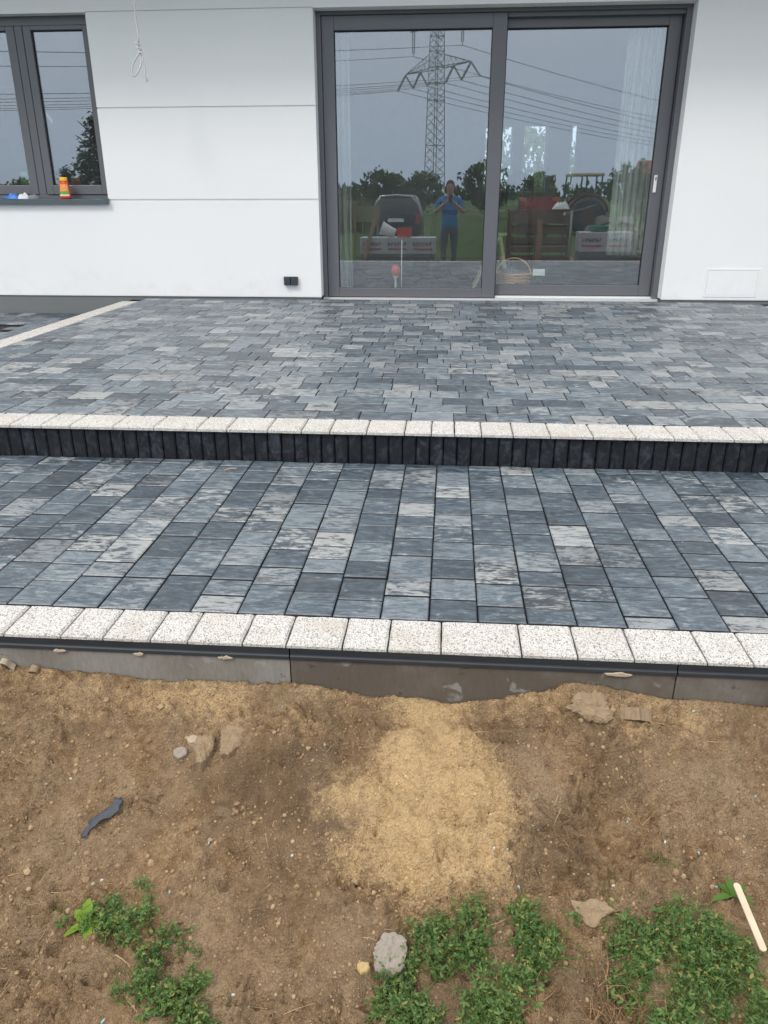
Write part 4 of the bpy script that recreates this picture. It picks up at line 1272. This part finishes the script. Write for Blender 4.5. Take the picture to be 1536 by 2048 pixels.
# shed with a red roof far right
sh = empty('farm_shed', (19.6, -64, 0), 'small farm building with a red roof far behind at the right', 'building')
MB().box(-2.2, 2.2, -2, 2, 0, 2.6).build('wall', simple('shed_wall', (.30, .26, .22), .9), sh)
MB().add([(-2.5, -2.3, 2.605), (2.5, -2.3, 2.605), (2.5, 2.3, 2.605), (-2.5, 2.3, 2.605), (-2.5, 0, 4.5), (2.5, 0, 4.5)], [(3, 2, 1, 0), (0, 1, 5, 4), (2, 3, 4, 5), (0, 4, 3), (1, 2, 5)]).build('roof', simple('roof_tile', (.26, .07, .045), .8, var=.2, scale=3), sh)
MB().box(-.5, .5, 2.001, 2.04, 0, 2.0).build('door', oak, sh)
# ------------------------------------------------------------------ person holding the phone
shirt = simple('blue_shirt', (.012, .16, .40), .9, var=.15, scale=9, bump=.3, bscale=60)
pants = simple('grey_trousers', (.085, .10, .12), .9, var=.15, scale=9)
skin = simple('skin', (.42, .24, .17), .55, var=.06); hairm = simple('brown_hair', (.045, .028, .018), .8, var=.3, scale=60)
shoe = simple('work_shoe', (.05, .042, .035), .7)
def person():
    root = empty('person', (-.015, -.40, 0), 'person in blue t-shirt and grey trousers photographing with a phone, seen reflected', 'person')
    V, E_, R_ = [], [], []
    def a(p, r, par=None):
        V.append(p); R_.append(r if isinstance(r, tuple) else (r, r))
        if par is not None: E_.append((par, len(V)-1))
        return len(V)-1
    pel = a((0, -.02, .96), (.165, .115))
    wai = a((0, -.02, 1.10), (.155, .11), pel)
    che = a((0, -.02, 1.30), (.175, .12), wai)
    upp = a((0, -.03, 1.43), (.15, .10), che)
    nck = a((0, -.02, 1.52), .058, upp)
    hd0 = a((0, .005, 1.585), (.070, .080), nck)
    hd1 = a((0, .015, 1.67), (.078, .096), hd0)
    hd2 = a((0, .005, 1.745), (.068, .084), hd1)
    for s in (-1, 1):
        sh_ = a((s*.185, -.03, 1.42), .066, upp)
        el = a((s*.285, .02, 1.20), .046, sh_)
        m1 = a((s*.19, .18, 1.285), .042, el)
        wr = a((s*.085, .335, 1.375), .029, m1)
        pm = a((s*.058, .365, 1.405), (.026, .030), wr)
        for k in range(4):
            f1 = a((s*.052, .372+.004, 1.385+.022*k), .0088, pm)
            f2 = a((s*.040, .388, 1.388+.022*k), .0082, f1)
            a((s*.022, .389, 1.390+.022*k), .0072, f2)
        t1 = a((s*.045, .345, 1.425), .010, pm)
        a((s*.026, .350, 1.448), .0085, t1)
        hp_ = a((s*.095, -.02, .90), (.095, .10), pel)
        kn = a((s*.105, .0, .50), .062, hp_)
        an = a((s*.11, -.03, .10), .050, kn)
        he = a((s*.11, .0, .050), .046, an)
        a((s*.12, .15, .042), .042, he)
    me = bpy.data.meshes.new('body_skeleton'); me.from_pydata(V, E_, []); me.update()
    o = bpy.data.objects.new('body_skeleton', me); link(o)
    sk_ = o.modifiers.new('skin', 'SKIN'); sk_.use_smooth_shade = True
    for i, r in enumerate(R_):
        me.skin_vertices[0].data[i].radius = r
        me.skin_vertices[0].data[i].use_root = (i == 0)
    ss = o.modifiers.new('sub', 'SUBSURF'); ss.levels = 2; ss.render_levels = 2
    dg = bpy.context.evaluated_depsgraph_get()
    me2 = bpy.data.meshes.new_from_object(o.evaluated_get(dg))
    bpy.data.objects.remove(o)
    me2.name = 'body'
    me2.materials.clear()
    for m_ in (shirt, pants, skin, shoe): me2.materials.append(m_)
    for p in me2.polygons:
        c = p.center
        if c.z > 1.50 and abs(c.x) < .12: mi = 2
        elif c.z < .075: mi = 3
        elif c.z < .93: mi = 1
        elif abs(c.x) > .185 and c.z < 1.255 and c.z > 1.0: mi = 2
        elif c.y > .085 and c.z > 1.15: mi = 2
        else: mi = 0
        p.material_index = mi
        p.use_smooth = True
    b = bpy.data.objects.new('body', me2); link(b, root)
    # face and hair
    hr = MB(); n = 20; vs = []; fs = []
    for j in range(9):
        ph = j/8*1.75
        for i in range(n):
            t = 2*PI*i/n
            lim = min(ph, 1.05+.75*(.5-.5*math.sin(t))) 
            r = 1.0+.05*noise.noise((math.cos(t)*5, math.sin(t)*5, ph*6))
            vs.append((.086*math.sin(lim)*math.cos(t)*r, .004+.104*math.sin(lim)*math.sin(t)*r, 1.685+.108*math.cos(lim)*r))
    for j in range(8):
        for i in range(n): fs.append((j*n+i, j*n+(i+1) % n, (j+1)*n+(i+1) % n, (j+1)*n+i))
    hr.add(vs, fs).build('hair', hairm, root, smooth=True)
    fe = MB()
    fe.lathe([(.002, -.03), (.014, -.022), (.011, .01), (.004, .03)], 8, c=(0, .112, 1.655))
    fe.build('nose', skin, root, smooth=True)
    for s in (-1, 1):
        MB().lathe([(.001, -.007), (.010, -.004), (.010, .004), (.001, .007)], 10, c=(s*.032, .098, 1.682)).build('eye', simple('eye', (.06, .05, .045), .3), root, smooth=True)
        MB().lathe([(.002, -.03), (.012, -.02), (.014, .015), (.004, .03)], 8, c=(s*.083, .0, 1.665), sy=1.6).build('ear', skin, root, smooth=True)
    MB().box(-.026, .026, .094, .101, 1.606, 1.615).build('mouth', simple('lips', (.32, .13, .11), .6), root, bevel=.003)
    return root
person()
ph = empty('phone', (0, -.012, 1.5), 'dark smartphone held up in both hands by the reflected person', 'phone')
ph.rotation_euler = (-PITCH, 0, YAW)
MB().box(-.038, .038, -.0085, 0, -.132, .024).build('case', M['black'], ph, bevel=.003)
MB().box(-.034, .034, -.0095, -.0087, -.126, .018).build('screen', simple('phone_screen', (.01, .012, .014), .1), ph)
MB().lathe([(.0075, 0), (.007, .0012)], 16).build('lens_ring', M['black'], ph, rot=(-PI/2, 0, 0), loc=(.0, .0003, 0))

# ------------------------------------------------------------------ on the soil
def on(x, y, dz=0): return (x, y, gz(x, y)+dz)
clay = simple('dry_clay', (.275, .198, .122), .95, var=.3, scale=55, bump=1.0, bscale=210)
stone_m = simple('field_stone', (.27, .235, .20), .85, var=.18, scale=30, bump=.5, bscale=160)
tanm = simple('dry_mortar', (.42, .34, .25), .95, var=.2, scale=40, bump=.6, bscale=200)
def slab(name, x, y, poly, h, mat, label, cat, rot=(0, 0, 0), dz=0, seed=1, group=None):
    # resample the outline, roughen it, then raise a broken-edged lump that is sunk into the soil
    per = []; n0 = len(poly)
    for i in range(n0):
        a, b = Vector(poly[i]), Vector(poly[(i+1) % n0])
        m = max(2, int((b-a).length/.005))
        for k in range(m): per.append(a.lerp(b, k/m))
    per = [p*.84 for p in per] if cat == 'clod' else per
    n = len(per); cx = sum(p.x for p in per)/n; cy = sum(p.y for p in per)/n
    per = [Vector((cx+(p.x-cx)*(1+.22*noise.noise((p.x*110, p.y*110, seed))), cy+(p.y-cy)*(1+.22*noise.noise((p.x*110, p.y*110, seed+5))))) for p in per]
    R4 = 8; vs = [(cx+(p.x-cx)*1.04, cy+(p.y-cy)*1.04, -h*1.6) for p in per]; fs = []
    for r in range(R4, 0, -1):
        k = r/R4
        for p in per:
            X_, Y_ = cx+(p.x-cx)*k, cy+(p.y-cy)*k
            vs.append((X_, Y_, h*(.62 if r == R4 else .86 if r == R4-1 else 1)*.6+.35*h*noise.noise((X_*38, Y_*38, seed))+.16*h*noise.noise((X_*130, Y_*130, seed))))
    vs.append((cx, cy, h*.6))
    for r in range(R4):
        for i in range(n): fs.append((r*n+i, r*n+(i+1) % n, (r+1)*n+(i+1) % n, (r+1)*n+i))
    for i in range(n): fs.append((R4*n+i, R4*n+(i+1) % n, len(vs)-1))
    sl_ = (gz(x, y+.04)-gz(x, y-.04))/.08
    o = MB().add(vs, fs).build(name, mat, loc=on(x, y, dz), rot=(rot[0]+math.atan(sl_), rot[1], rot[2]))
    return tag(o, label, cat, group)
def blob(rx, ry, n=16, j=.3, sd=0):
    return [(rx*math.cos(2*PI*i/n)*(1+j*noise.noise((i*1.3, sd, 1))), ry*math.sin(2*PI*i/n)*(1+j*noise.noise((i*1.3, sd, 7)))) for i in range(n)]
slab('clay_clod', -.583, 1.560, [(-.035, .045), (.012, .062), (.022, .02), (.018, -.02), (.005, -.06), (-.012, -.055), (-.02, -.02), (-.045, .005)], .024, clay, 'pointed left piece of the split clay clod below the kerb', 'clod', (-.1, .12, 0), .006, 2)
slab('clay_clod', -.524, 1.592, [(-.036, .05), (.02, .055), (.05, .03), (.03, -.03), (.008, -.055), (-.02, -.05), (-.03, 0)], .026, clay, 'broad right piece of the split clay clod below the kerb', 'clod', (-.05, -.1, 0), .006, 3)
slab('clay_clod', -.626, 1.600, blob(.020, .015, sd=1), .012, tanm, 'small pale clod just left of the split clay clod', 'clod', dz=.004)
slab('clay_clod', -.646, 1.556, blob(.022, .018, sd=2), .014, stone_m, 'small rounded clod lower left of the split clay clod', 'clod', dz=.004)
slab('clay_clod',   .405, 1.695, [(-.085, -.03), (-.06, .018), (.0, .026), (.035, .015), (.04, -.02), (.045, -.055), (.02, -.07), (-.03, -.065)], .022, clay, 'cracked grey clay lump against the kerb, left half', 'clod', (0, 0, 0), -.002, 6)
slab('clay_clod',   .500, 1.702, blob(.055, .036, 18, .3, 13), .015, clay, 'cracked grey clay lump against the kerb, right half', 'clod', (0, .05, 0), -.004, 7)
slab('field_stone', -.084, 1.140, [(-.034, .012), (-.012, .040), (.026, .042), (.036, .028), (.034, -.022), (.012, -.038), (-.026, -.032)], .018, stone_m, 'flat grey stone at the edge of the middle weeds', 'stone', dz=.008, seed=9)
slab('field_stone', .344, 1.256, [(-.045, .02), (-.015, .018), (.0, .026), (.028, .020), (.036, .012), (.052, .004), (.020, -.010), (.005, -.032), (-.012, -.028), (-.03, -.012)], .012, clay, 'flat jagged crust of soil above the right weeds', 'stone', dz=.006, seed=11)
slab('brick_bit', -.133, 1.104, blob(.014, .012, 7, sd=4), .014, simple('yellow_brick', (.42, .30, .14), .9), 'small yellowish brick bit beside the flat grey stone', 'brick', dz=.004)
slab('mortar_crumb', -1.168, 1.728, [(-.010, .010), (.006, .013), (.015, .008), (.007, -.004), (.002, -.024), (-.010, -.027)], .009, tanm, 'pale knobbly mortar lump at the kerb, far left', 'mortar', dz=.012)
slab('mortar_crumb', -1.095, 1.726, blob(.012, .009, 9, sd=6), .010, clay, 'brown mortar lump at the kerb, second from the left', 'mortar', dz=.008)
# mortar smears on the kerb ledge
for i, (x, w, lab) in enumerate(((-1.02, .034, 'long tan mortar smear on the kerb, leftmost'), (-.80, .030, 'tan mortar smear on the kerb, second from left'), (-.565, .042, 'large tan mortar smear on the kerb left of the first joint'), (.462, .075, 'thin pale mortar smear on the kerb at the right'))):
    m = MB(); n = 14; poly = [(x+w*.5*math.cos(2*PI*k/n)*(1+.5*noise.noise((k*.9, i, 1.3))), .3645+(.0045+.005*noise.noise((k*.9, i, 5.3)))*math.sin(2*PI*k/n)) for k in range(n)]
    m.add([(px, YK-.0015, pz) for px, pz in poly]+[(x+(px-x)*.8, YK-.0065, .364+(pz-.3655)*.75) for px, pz in poly], [tuple(range(n, 2*n))[::-1]]+[(k, (k+1) % n, n+(k+1) % n, n+k) for k in range(n)])
    tag(m.build('mortar_smear', tanm, smooth=False), lab, 'mortar')
# black plastic scrap
m = MB(); ns = 12; vs = []
for i in range(ns+1):
    t = i/ns; cx = .015-.026*t+.010*math.sin(t*6); cy = .055-.115*t; w = (.014*(1-.9*abs(t-.40)*1.4)+.002)*(1+.5*noise.noise((t*9, 1, 4)))
    for k in range(5):
        s = (k-2)/2
        vs.append((cx+s*w, cy+.004*math.sin(s*3+t*8), .005+.010*noise.noise((t*9, s*2.5, 3))+.003*abs(s)))
m.add(vs, [(i*5+k, i*5+k+1, i*5+5+k+1, i*5+5+k) for i in range(ns) for k in range(4)])
p_ = on(-.793, 1.400, .002)
o = m.build('plastic_scrap', simple('grey_foil', (.045, .055, .070), .35, var=.4, scale=25), smooth=True, loc=p_, rot=(.20, .05, -.12))
o.modifiers.new('thick', 'SOLIDIFY').thickness = .0015
tag(o, 'torn strip of dark grey foil half buried in the soil at left', 'foil')
# flat wooden stick at right
st = MB(); n = 10; L_ = .148; w = .0072
poly = [(w*math.cos(PI*k/n), L_/2-w+w*math.sin(PI*k/n)) for k in range(n+1)]+[(-w*math.cos(PI*k/n), -L_/2+w-w*math.sin(PI*k/n)) for k in range(n+1)]
st.prism(poly, 0, .0032)
pa, pb = Vector(on(.652, 1.300)), Vector(on(.664, 1.172))
mid = (pa+pb)/2; dv = (pa-pb)
o = st.build('wooden_stick', simple('stick_wood', (.55, .45, .33), .75, var=.28, scale=22), loc=(mid.x, mid.y, mid.z+.034), rot=(math.atan2(dv.z, dv.y), 0, -math.atan2(dv.x, dv.y)-.02))
tag(o, 'flat pale wooden stick lying on the weeds at the right', 'stick')
# turquoise and white crumbs
cr1 = simple('turquoise_crumb', (.26, .42, .45), .7, var=.2); cr2 = simple('white_crumb', (.50, .53, .52), .8)
CR = [(.168, 1.357), (.139, 1.365), (.190, 1.294), (.349, 1.340), (.526, 1.403), (.598, 1.391), (.450, 1.447), (-.319, 1.329), (-.518, 1.346), (-.823, 1.310), (-.736, 1.249), (-.573, 1.228), (-.815, .962), (.097, 1.043), (.238, 1.489), (.461, 1.603), (.655, 1.710), (-.407, 1.683), (.755, 1.512), (-.389, 1.051), (-.627, .978), (.512, 1.370), (-.91, 1.49), (-.75, 1.235), (.62, 1.32), (.40, 1.32)]
for i, (x, y) in enumerate(CR):
    o = chunk(.0055+.003*(i % 3), .005, .0035, i+90, 6).build('foam_crumb', cr2 if i % 3 == 1 else cr1, loc=on(x, y, .0015), rot=(0, 0, i))
    tag(o, 'tiny pale turquoise or white crumb lying on the soil', 'crumb', 'pale crumbs scattered on the soil')
# loose clods and grit
rg = random.Random(77); gm = MB()
ico = [(0, 0, 1), (.89, 0, .45), (.28, .85, .45), (-.72, .53, .45), (-.72, -.53, .45), (.28, -.85, .45), (.72, .53, -.45), (-.28, .85, -.45), (-.89, 0, -.45), (-.28, -.85, -.45), (.72, -.53, -.45), (0, 0, -1)]
icf = [(0, 1, 2), (0, 2, 3), (0, 3, 4), (0, 4, 5), (0, 5, 1), (1, 6, 2), (2, 7, 3), (3, 8, 4), (4, 9, 5), (5, 10, 1), (6, 7, 2), (7, 8, 3), (8, 9, 4), (9, 10, 5), (10, 6, 1), (11, 7, 6), (11, 8, 7), (11, 9, 8), (11, 10, 9), (11, 6, 10)]
def grit(mb, x, y, r):
    z = gz(x, y)+r*.15
    q = Euler((rg.uniform(0, 6), rg.uniform(0, 6), rg.uniform(0, 6))).to_matrix()
    k = [rg.uniform(.65, 1.2) for _ in range(12)]
    mb.add([Vector((x, y, z))+(q @ (Vector(v)*r*k[i]))*1.0 for i, v in enumerate(ico)], icf)
gm2 = MB()
NG = 20000
GX = np.array([rg.uniform(-1.15, .95) for _ in range(NG)]); GY = np.array([rg.uniform(.93, 1.73) for _ in range(NG)])
GS = poly_sd(GX, GY, TONGUE)
for x, y, s_in in zip(GX.tolist(), GY.tolist(), GS.tolist()):
    dens = .5+noise.noise((x*7, y*7, 4))+.6*noise.noise((x*19, y*19, 8))
    if rg.random() > dens: continue
    r = min(.0013*math.exp(abs(rg.gauss(0, .62))), .0065)
    ins = s_in > .02*rg.gauss(0, 1)
    grit(gm2 if ins else gm, x, y, r*(.8 if ins else 1))
for _ in range(260):
    x = rg.uniform(-1.1, .85); y = rg.uniform(.97, 1.71)
    if noise.noise((x*5, y*5, 2)) < -.05: continue
    if float(poly_sd(np.array([x]), np.array([y]), TONGUE)[0]) > -.01: continue
    grit(gm, x, y, rg.uniform(.004, .010))
soilm = NT('soil_clods'); rr_ = soilm.n('ShaderNodeNewGeometry').outputs['Random Per Island']
soilm.set(color=soilm.mixc(rr_, (.18, .112, .062), (.38, .27, .16)), rough=.95, spec=.15)
sandm = NT('sand_clods'); rr_ = sandm.n('ShaderNodeNewGeometry').outputs['Random Per Island']
sandm.set(color=sandm.mixc(rr_, (.36, .25, .13), (.53, .38, .21)), rough=.95, spec=.15)
tag(gm.build('soil_crumbs', soilm.m), 'loose brown crumbs and grit scattered over the soil', 'soil', kind='stuff')
tag(gm2.build('sand_crumbs', sandm.m), 'loose lumps of damp yellow sand on the sand patch', 'sand', kind='stuff')
# straw
sm_ = NT('straw'); rr_ = sm_.n('ShaderNodeNewGeometry').outputs['Random Per Island']
sm_.set(color=sm_.mixc(rr_, (.17, .085, .04), (.42, .31, .17)), rough=.8)
def blade(mb, x, y, z, l, a, lift, w, bend, up=True):
    n = 5; vs = []; d = Vector((math.cos(a), math.sin(a), 0)); s = Vector((-d.y, d.x, 0))
    for i in range(n+1):
        t = i/n
        p = Vector((x, y, z))+d*l*t*(math.cos(lift))+s*bend*l*t*t+Vector((0, 0, l*t*math.sin(lift)-(l*.5*t*t*math.sin(lift) if up else 0)))
        ww = w*(1-.75*t)
        vs += [p-s*ww, p+s*ww+Vector((0, 0, w*.4))]
    mb.add(vs, [(2*i, 2*i+1, 2*i+3, 2*i+2) for i in range(n)])
sw = MB()
for _ in range(230):
    x = rg.uniform(-1.1, .9); y = rg.uniform(.95, 1.72)
    blade(sw, x, y, gz(x, y)+.003, rg.uniform(.015, .07), rg.uniform(0, 6.3), rg.uniform(0, .2), rg.uniform(.0005, .0011), rg.uniform(-.5, .5))
tag(sw.build('loose_straw', sm_.m), 'loose bits of straw and roots scattered on the soil', 'straw', kind='stuff')
rust = NT('rust_grass'); rr_ = rust.n('ShaderNodeNewGeometry').outputs['Random Per Island']
rust.set(color=rust.mixc(rr_, (.12, .055, .028), (.34, .21, .10)), rough=.8)
for (x, y, n_, R0, l0, lab) in ((.300, 1.412, 34, .03, .05, 'small rusty dry grass tuft in the dark soil right of the sand'), (-1.062, 1.473, 60, .04, .05, 'rusty dry grass tuft at the left edge'),
        (.505, 1.375, 46, .06, .06, 'thin dry grass tuft with green blades below the boot print'), (-.219, 1.60, 26, .03, .07, 'thin dry grass stalks left of the sand'),
        (.375, 1.085, 150, .065, .08, 'matted straw coloured dry grass between the weeds'), (.19, 1.035, 50, .035, .05, 'reddish dry grass under the middle weeds'), (.245, 1.36, 24, .03, .04, 'little rusty grass wisp beside the sand pad')):
    m = MB()
    for _ in range(n_):
        px, py_ = x+rg.gauss(0, R0*.5), y+rg.gauss(0, R0*.5)
        blade(m, px, py_, gz(px, py_), rg.uniform(.5, 1.3)*l0, rg.uniform(0, 6.3), rg.uniform(.1, .9), rg.uniform(.0005, .0011), rg.uniform(-.6, .6))
    tag(m.build('dry_grass_tuft', rust.m), lab, 'dry grass')

# ------------------------------------------------------------------ weeds
LW = leaf_mat('weed_leaf', (.036, .092, .024), (.165, .255, .070), .3, (.34, .27, .08))
STEM = simple('weed_stem', (.08, .14, .03), .7)
VEGR = [(0.338, 1.171), (0.377, 1.233), (0.455, 1.258), (0.54, 1.269), (0.604, 1.237), (0.64, 1.20), (0.65, 1.10), (0.70, 1.06), (0.72, .93), (0.42, .93), (0.404, 1.094), (0.344, 1.144)]
VEGM = [(-0.062, 1.155), (0.009, 1.199), (0.083, 1.245), (0.124, 1.187), (0.102, 1.128), (0.141, 1.104), (0.236, 1.165), (0.221, 1.109), (0.179, 1.071), (0.175, 1.018), (0.137, .98), (0.071, .99), (0.101, 1.101), (0.021, 1.114), (-0.028, 1.092), (0.033, 1.008), (0.024, 0.93), (-0.12, 0.93), (-0.088, 1.088)]
VEGM2 = [(0.19, 1.252), (0.222, 1.248), (0.229, 1.203), (0.282, 1.217), (0.276, 1.168), (0.203, 1.135), (0.181, 1.181)]
VEGL = [(-0.756, 1.15), (-0.718, 1.194), (-0.638, 1.22), (-0.602, 1.181), (-0.578, 1.142), (-0.515, 1.146), (-0.496, 1.099), (-0.46, 1.064), (-0.415, 0.976), (-0.38, 0.92), (-0.5, 0.92), (-0.548, 1.021), (-0.611, 1.026), (-0.601, 1.083), (-0.596, 1.131), (-0.695, 1.134)]
def leaflet(mb, p, d, up, l, w):
    s = d.cross(up).normalized()
    n_ = s.cross(d).normalized()
    q = [p, p+d*l*.35+s*w-n_*w*.3+n_*.0, p+d*l*.8+s*w*.75-n_*w*.25, p+d*l*1.0, p+d*l*.8-s*w*.75-n_*w*.25, p+d*l*.35-s*w-n_*w*.3]
    mid_ = p+d*l*.5
    b = len(mb.v)
    mb.v += [tuple(v) for v in q]+[tuple(mid_)]
    for i in range(6): mb.f.append((b+i, b+(i+1) % 6, b+6)); mb.m.append(0)
def weed(lm, sm2, x, y, h, rg_, nl, size):
    z = gz(x, y); a = rg_.uniform(0, 6.3); lean = rg_.uniform(.1, .75)
    tip = Vector((x+math.cos(a)*h*lean, y+math.sin(a)*h*lean, z+h))
    p0 = Vector((x, y, z-.003)); midp = p0.lerp(tip, .5)+Vector((0, 0, h*.12))
    sm2.tube([p0, midp, tip], [.0011, .0009, .0005], 4, cap=False)
    for k in range(nl):
        t = (k+.6)/nl
        c = p0.lerp(midp, t*2) if t < .5 else midp.lerp(tip, t*2-1)
        b = rg_.uniform(0, 6.3); d0 = Vector((math.cos(b), math.sin(b), rg_.uniform(.1, .8))).normalized()
        c2 = c+d0*size*rg_.uniform(.4, 1.0)
        sz = size*rg_.uniform(.55, 1.35)
        for j in (-1, 0, 1):
            b2 = b+j*1.0
            d = Vector((math.cos(b2), math.sin(b2), rg_.uniform(-.25, .45))).normalized()
            leaflet(lm, c2, d, Vector((rg_.uniform(-.5, .5), rg_.uniform(-.5, .5), 1)), sz*1.2, sz*.25)
def patch(poly, n, hmin, hmax, seed, label, size=.0066):
    lm, s2 = MB(), MB(); rg_ = random.Random(seed)
    xa = min(p[0] for p in poly); xb = max(p[0] for p in poly); ya = min(p[1] for p in poly); yb = max(p[1] for p in poly)
    X_ = np.array([rg_.uniform(xa-.03, xb+.03) for _ in range(n*4)]); Y_ = np.array([rg_.uniform(ya-.03, yb+.03) for _ in range(n*4)])
    sdv = poly_sd(X_, Y_, poly); cnt = 0
    for x, y, s in zip(X_, Y_, sdv):
        s += .008+.036*noise.noise((x*24, y*24, seed))+.024*noise.noise((x*60, y*60, seed))
        if s < 0: continue
        k = min(1, s/.05)
        if rg_.random() > .55+.45*k: continue
        if noise.noise((x*16, y*16, seed+3))+.6*noise.noise((x*45, y*45, seed)) < -.24: continue
        weed(lm, s2, float(x), float(y), rg_.uniform(hmin, hmax)*(.55+.45*k), rg_, rg_.choice((3, 4, 5, 6)), size*rg_.choice((.55, .7, .85, 1.0, 1.0, 1.45)))
        cnt += 1
        if cnt >= n: break
    r = lm.build('clover_patch', LW)
    tag(r, label, 'weeds', kind='stuff')
    s2.build('stems', STEM, r)
    return r
patch(VEGR, 1050, .010, .052, 31, 'large dense patch of green clover weeds at lower right')
patch(VEGM, 800, .010, .055, 32, 'ragged patch of green clover weeds at bottom centre')
patch(VEGM2, 170, .012, .055, 33, 'small strip of green weeds below the sand pad')
patch(VEGL, 650, .010, .050, 34, 'winding patch of green clover weeds at lower left')
# grass blades among the weeds
gb = MB(); LG = leaf_mat('grass_blade', (.05, .13, .02), (.12, .21, .045), .25)
for poly, n in ((VEGR, 700), (VEGM, 520), (VEGL, 420), (VEGM2, 140)):
    xa = min(p[0] for p in poly); xb = max(p[0] for p in poly); ya = min(p[1] for p in poly); yb = max(p[1] for p in poly)
    for _ in range(n):
        x, y = rg.uniform(xa-.02, xb+.02), rg.uniform(ya, yb+.02)
        if float(poly_sd(np.array([x]), np.array([y]), poly)[0]) < -.02: continue
        blade(gb, x, y, gz(x, y), rg.uniform(.03, .08), rg.uniform(0, 6.3), rg.uniform(.5, 1.3), rg.uniform(.0007, .0014), rg.uniform(-.4, .4))
for (cx, cy, n) in ((.51, 1.36, 40), (.385, 1.275, 16), (-.80, 1.18, 14), (.43, 1.30, 10), (-.42, 1.70, 8), (-.27, 1.66, 10)):
    for _ in range(n):
        x, y = cx+rg.gauss(0, .02), cy+rg.gauss(0, .015)
        blade(gb, x, y, gz(x, y), rg.uniform(.015, .05), rg.uniform(0, 6.3), rg.uniform(.4, 1.2), rg.uniform(.0006, .0011), rg.uniform(-.4, .4))
tag(gb.build('grass_blades', LG), 'thin green grass blades between the weeds', 'grass', kind='stuff')
# broad-leaved plant at left and dandelion at right
def rosette(x, y, specs, mat, label):
    r = empty('broadleaf_plant', on(x, y, .010), label, 'plant')
    for (a, l, w, lift) in specs:
        m = MB(); n = 8; vs = []; d = Vector((math.cos(a), math.sin(a), 0)); s = Vector((-d.y, d.x, 0))
        for i in range(n+1):
            t = i/n; ww = w*math.sin(PI*min(1, t*.88+.10))**.8*(1+.12*math.sin(t*22))
            c = d*l*t*math.cos(lift)+Vector((0, 0, l*t*math.sin(lift)-l*.25*t*t))
            vs += [c-s*ww+Vector((0, 0, ww*.35)), c, c+s*ww+Vector((0, 0, ww*.35))]
        m.add(vs, [f for i in range(n) for f in ((3*i, 3*i+1, 3*i+4, 3*i+3), (3*i+1, 3*i+2, 3*i+5, 3*i+4))])
        m.build('leaf', mat, r, smooth=True)
    return r
LB = leaf_mat('broad_leaf', (.16, .28, .02), (.20, .33, .03), .3)
rosette(-.735, 1.160, [(1.6, .062, .012, 1.1), (2.6, .045, .012, .5), (.5, .06, .010, .3), (.0, .07, .011, .15), (3.9, .05, .009, .2), (5.2, .055, .010, .2)], LB, 'bright yellow green broad-leaved plant at left edge of the left weeds')
rosette(.648, 1.30, [(1.7, .05, .008, .6), (2.4, .04, .007, .3), (.6, .045, .008, .3), (5.9, .045, .008, .2), (3.4, .05, .008, .1)], leaf_mat('dandelion_leaf', (.06, .15, .02), (.10, .20, .03), .3), 'dandelion rosette at the upper end of the wooden stick')
# bits lying on the lower terrace
tg = MB()
tg.tube([on_ for on_ in ((-.93, 3.08, ZL+.004), (-.915, 3.10, ZL+.008), (-.885, 3.105, ZL+.004))], .0022, 5)
tag(tg.build('dry_twig', simple('twig', (.42, .26, .14), .8)), 'tiny dry curled twig lying on the lower terrace pavers', 'twig')
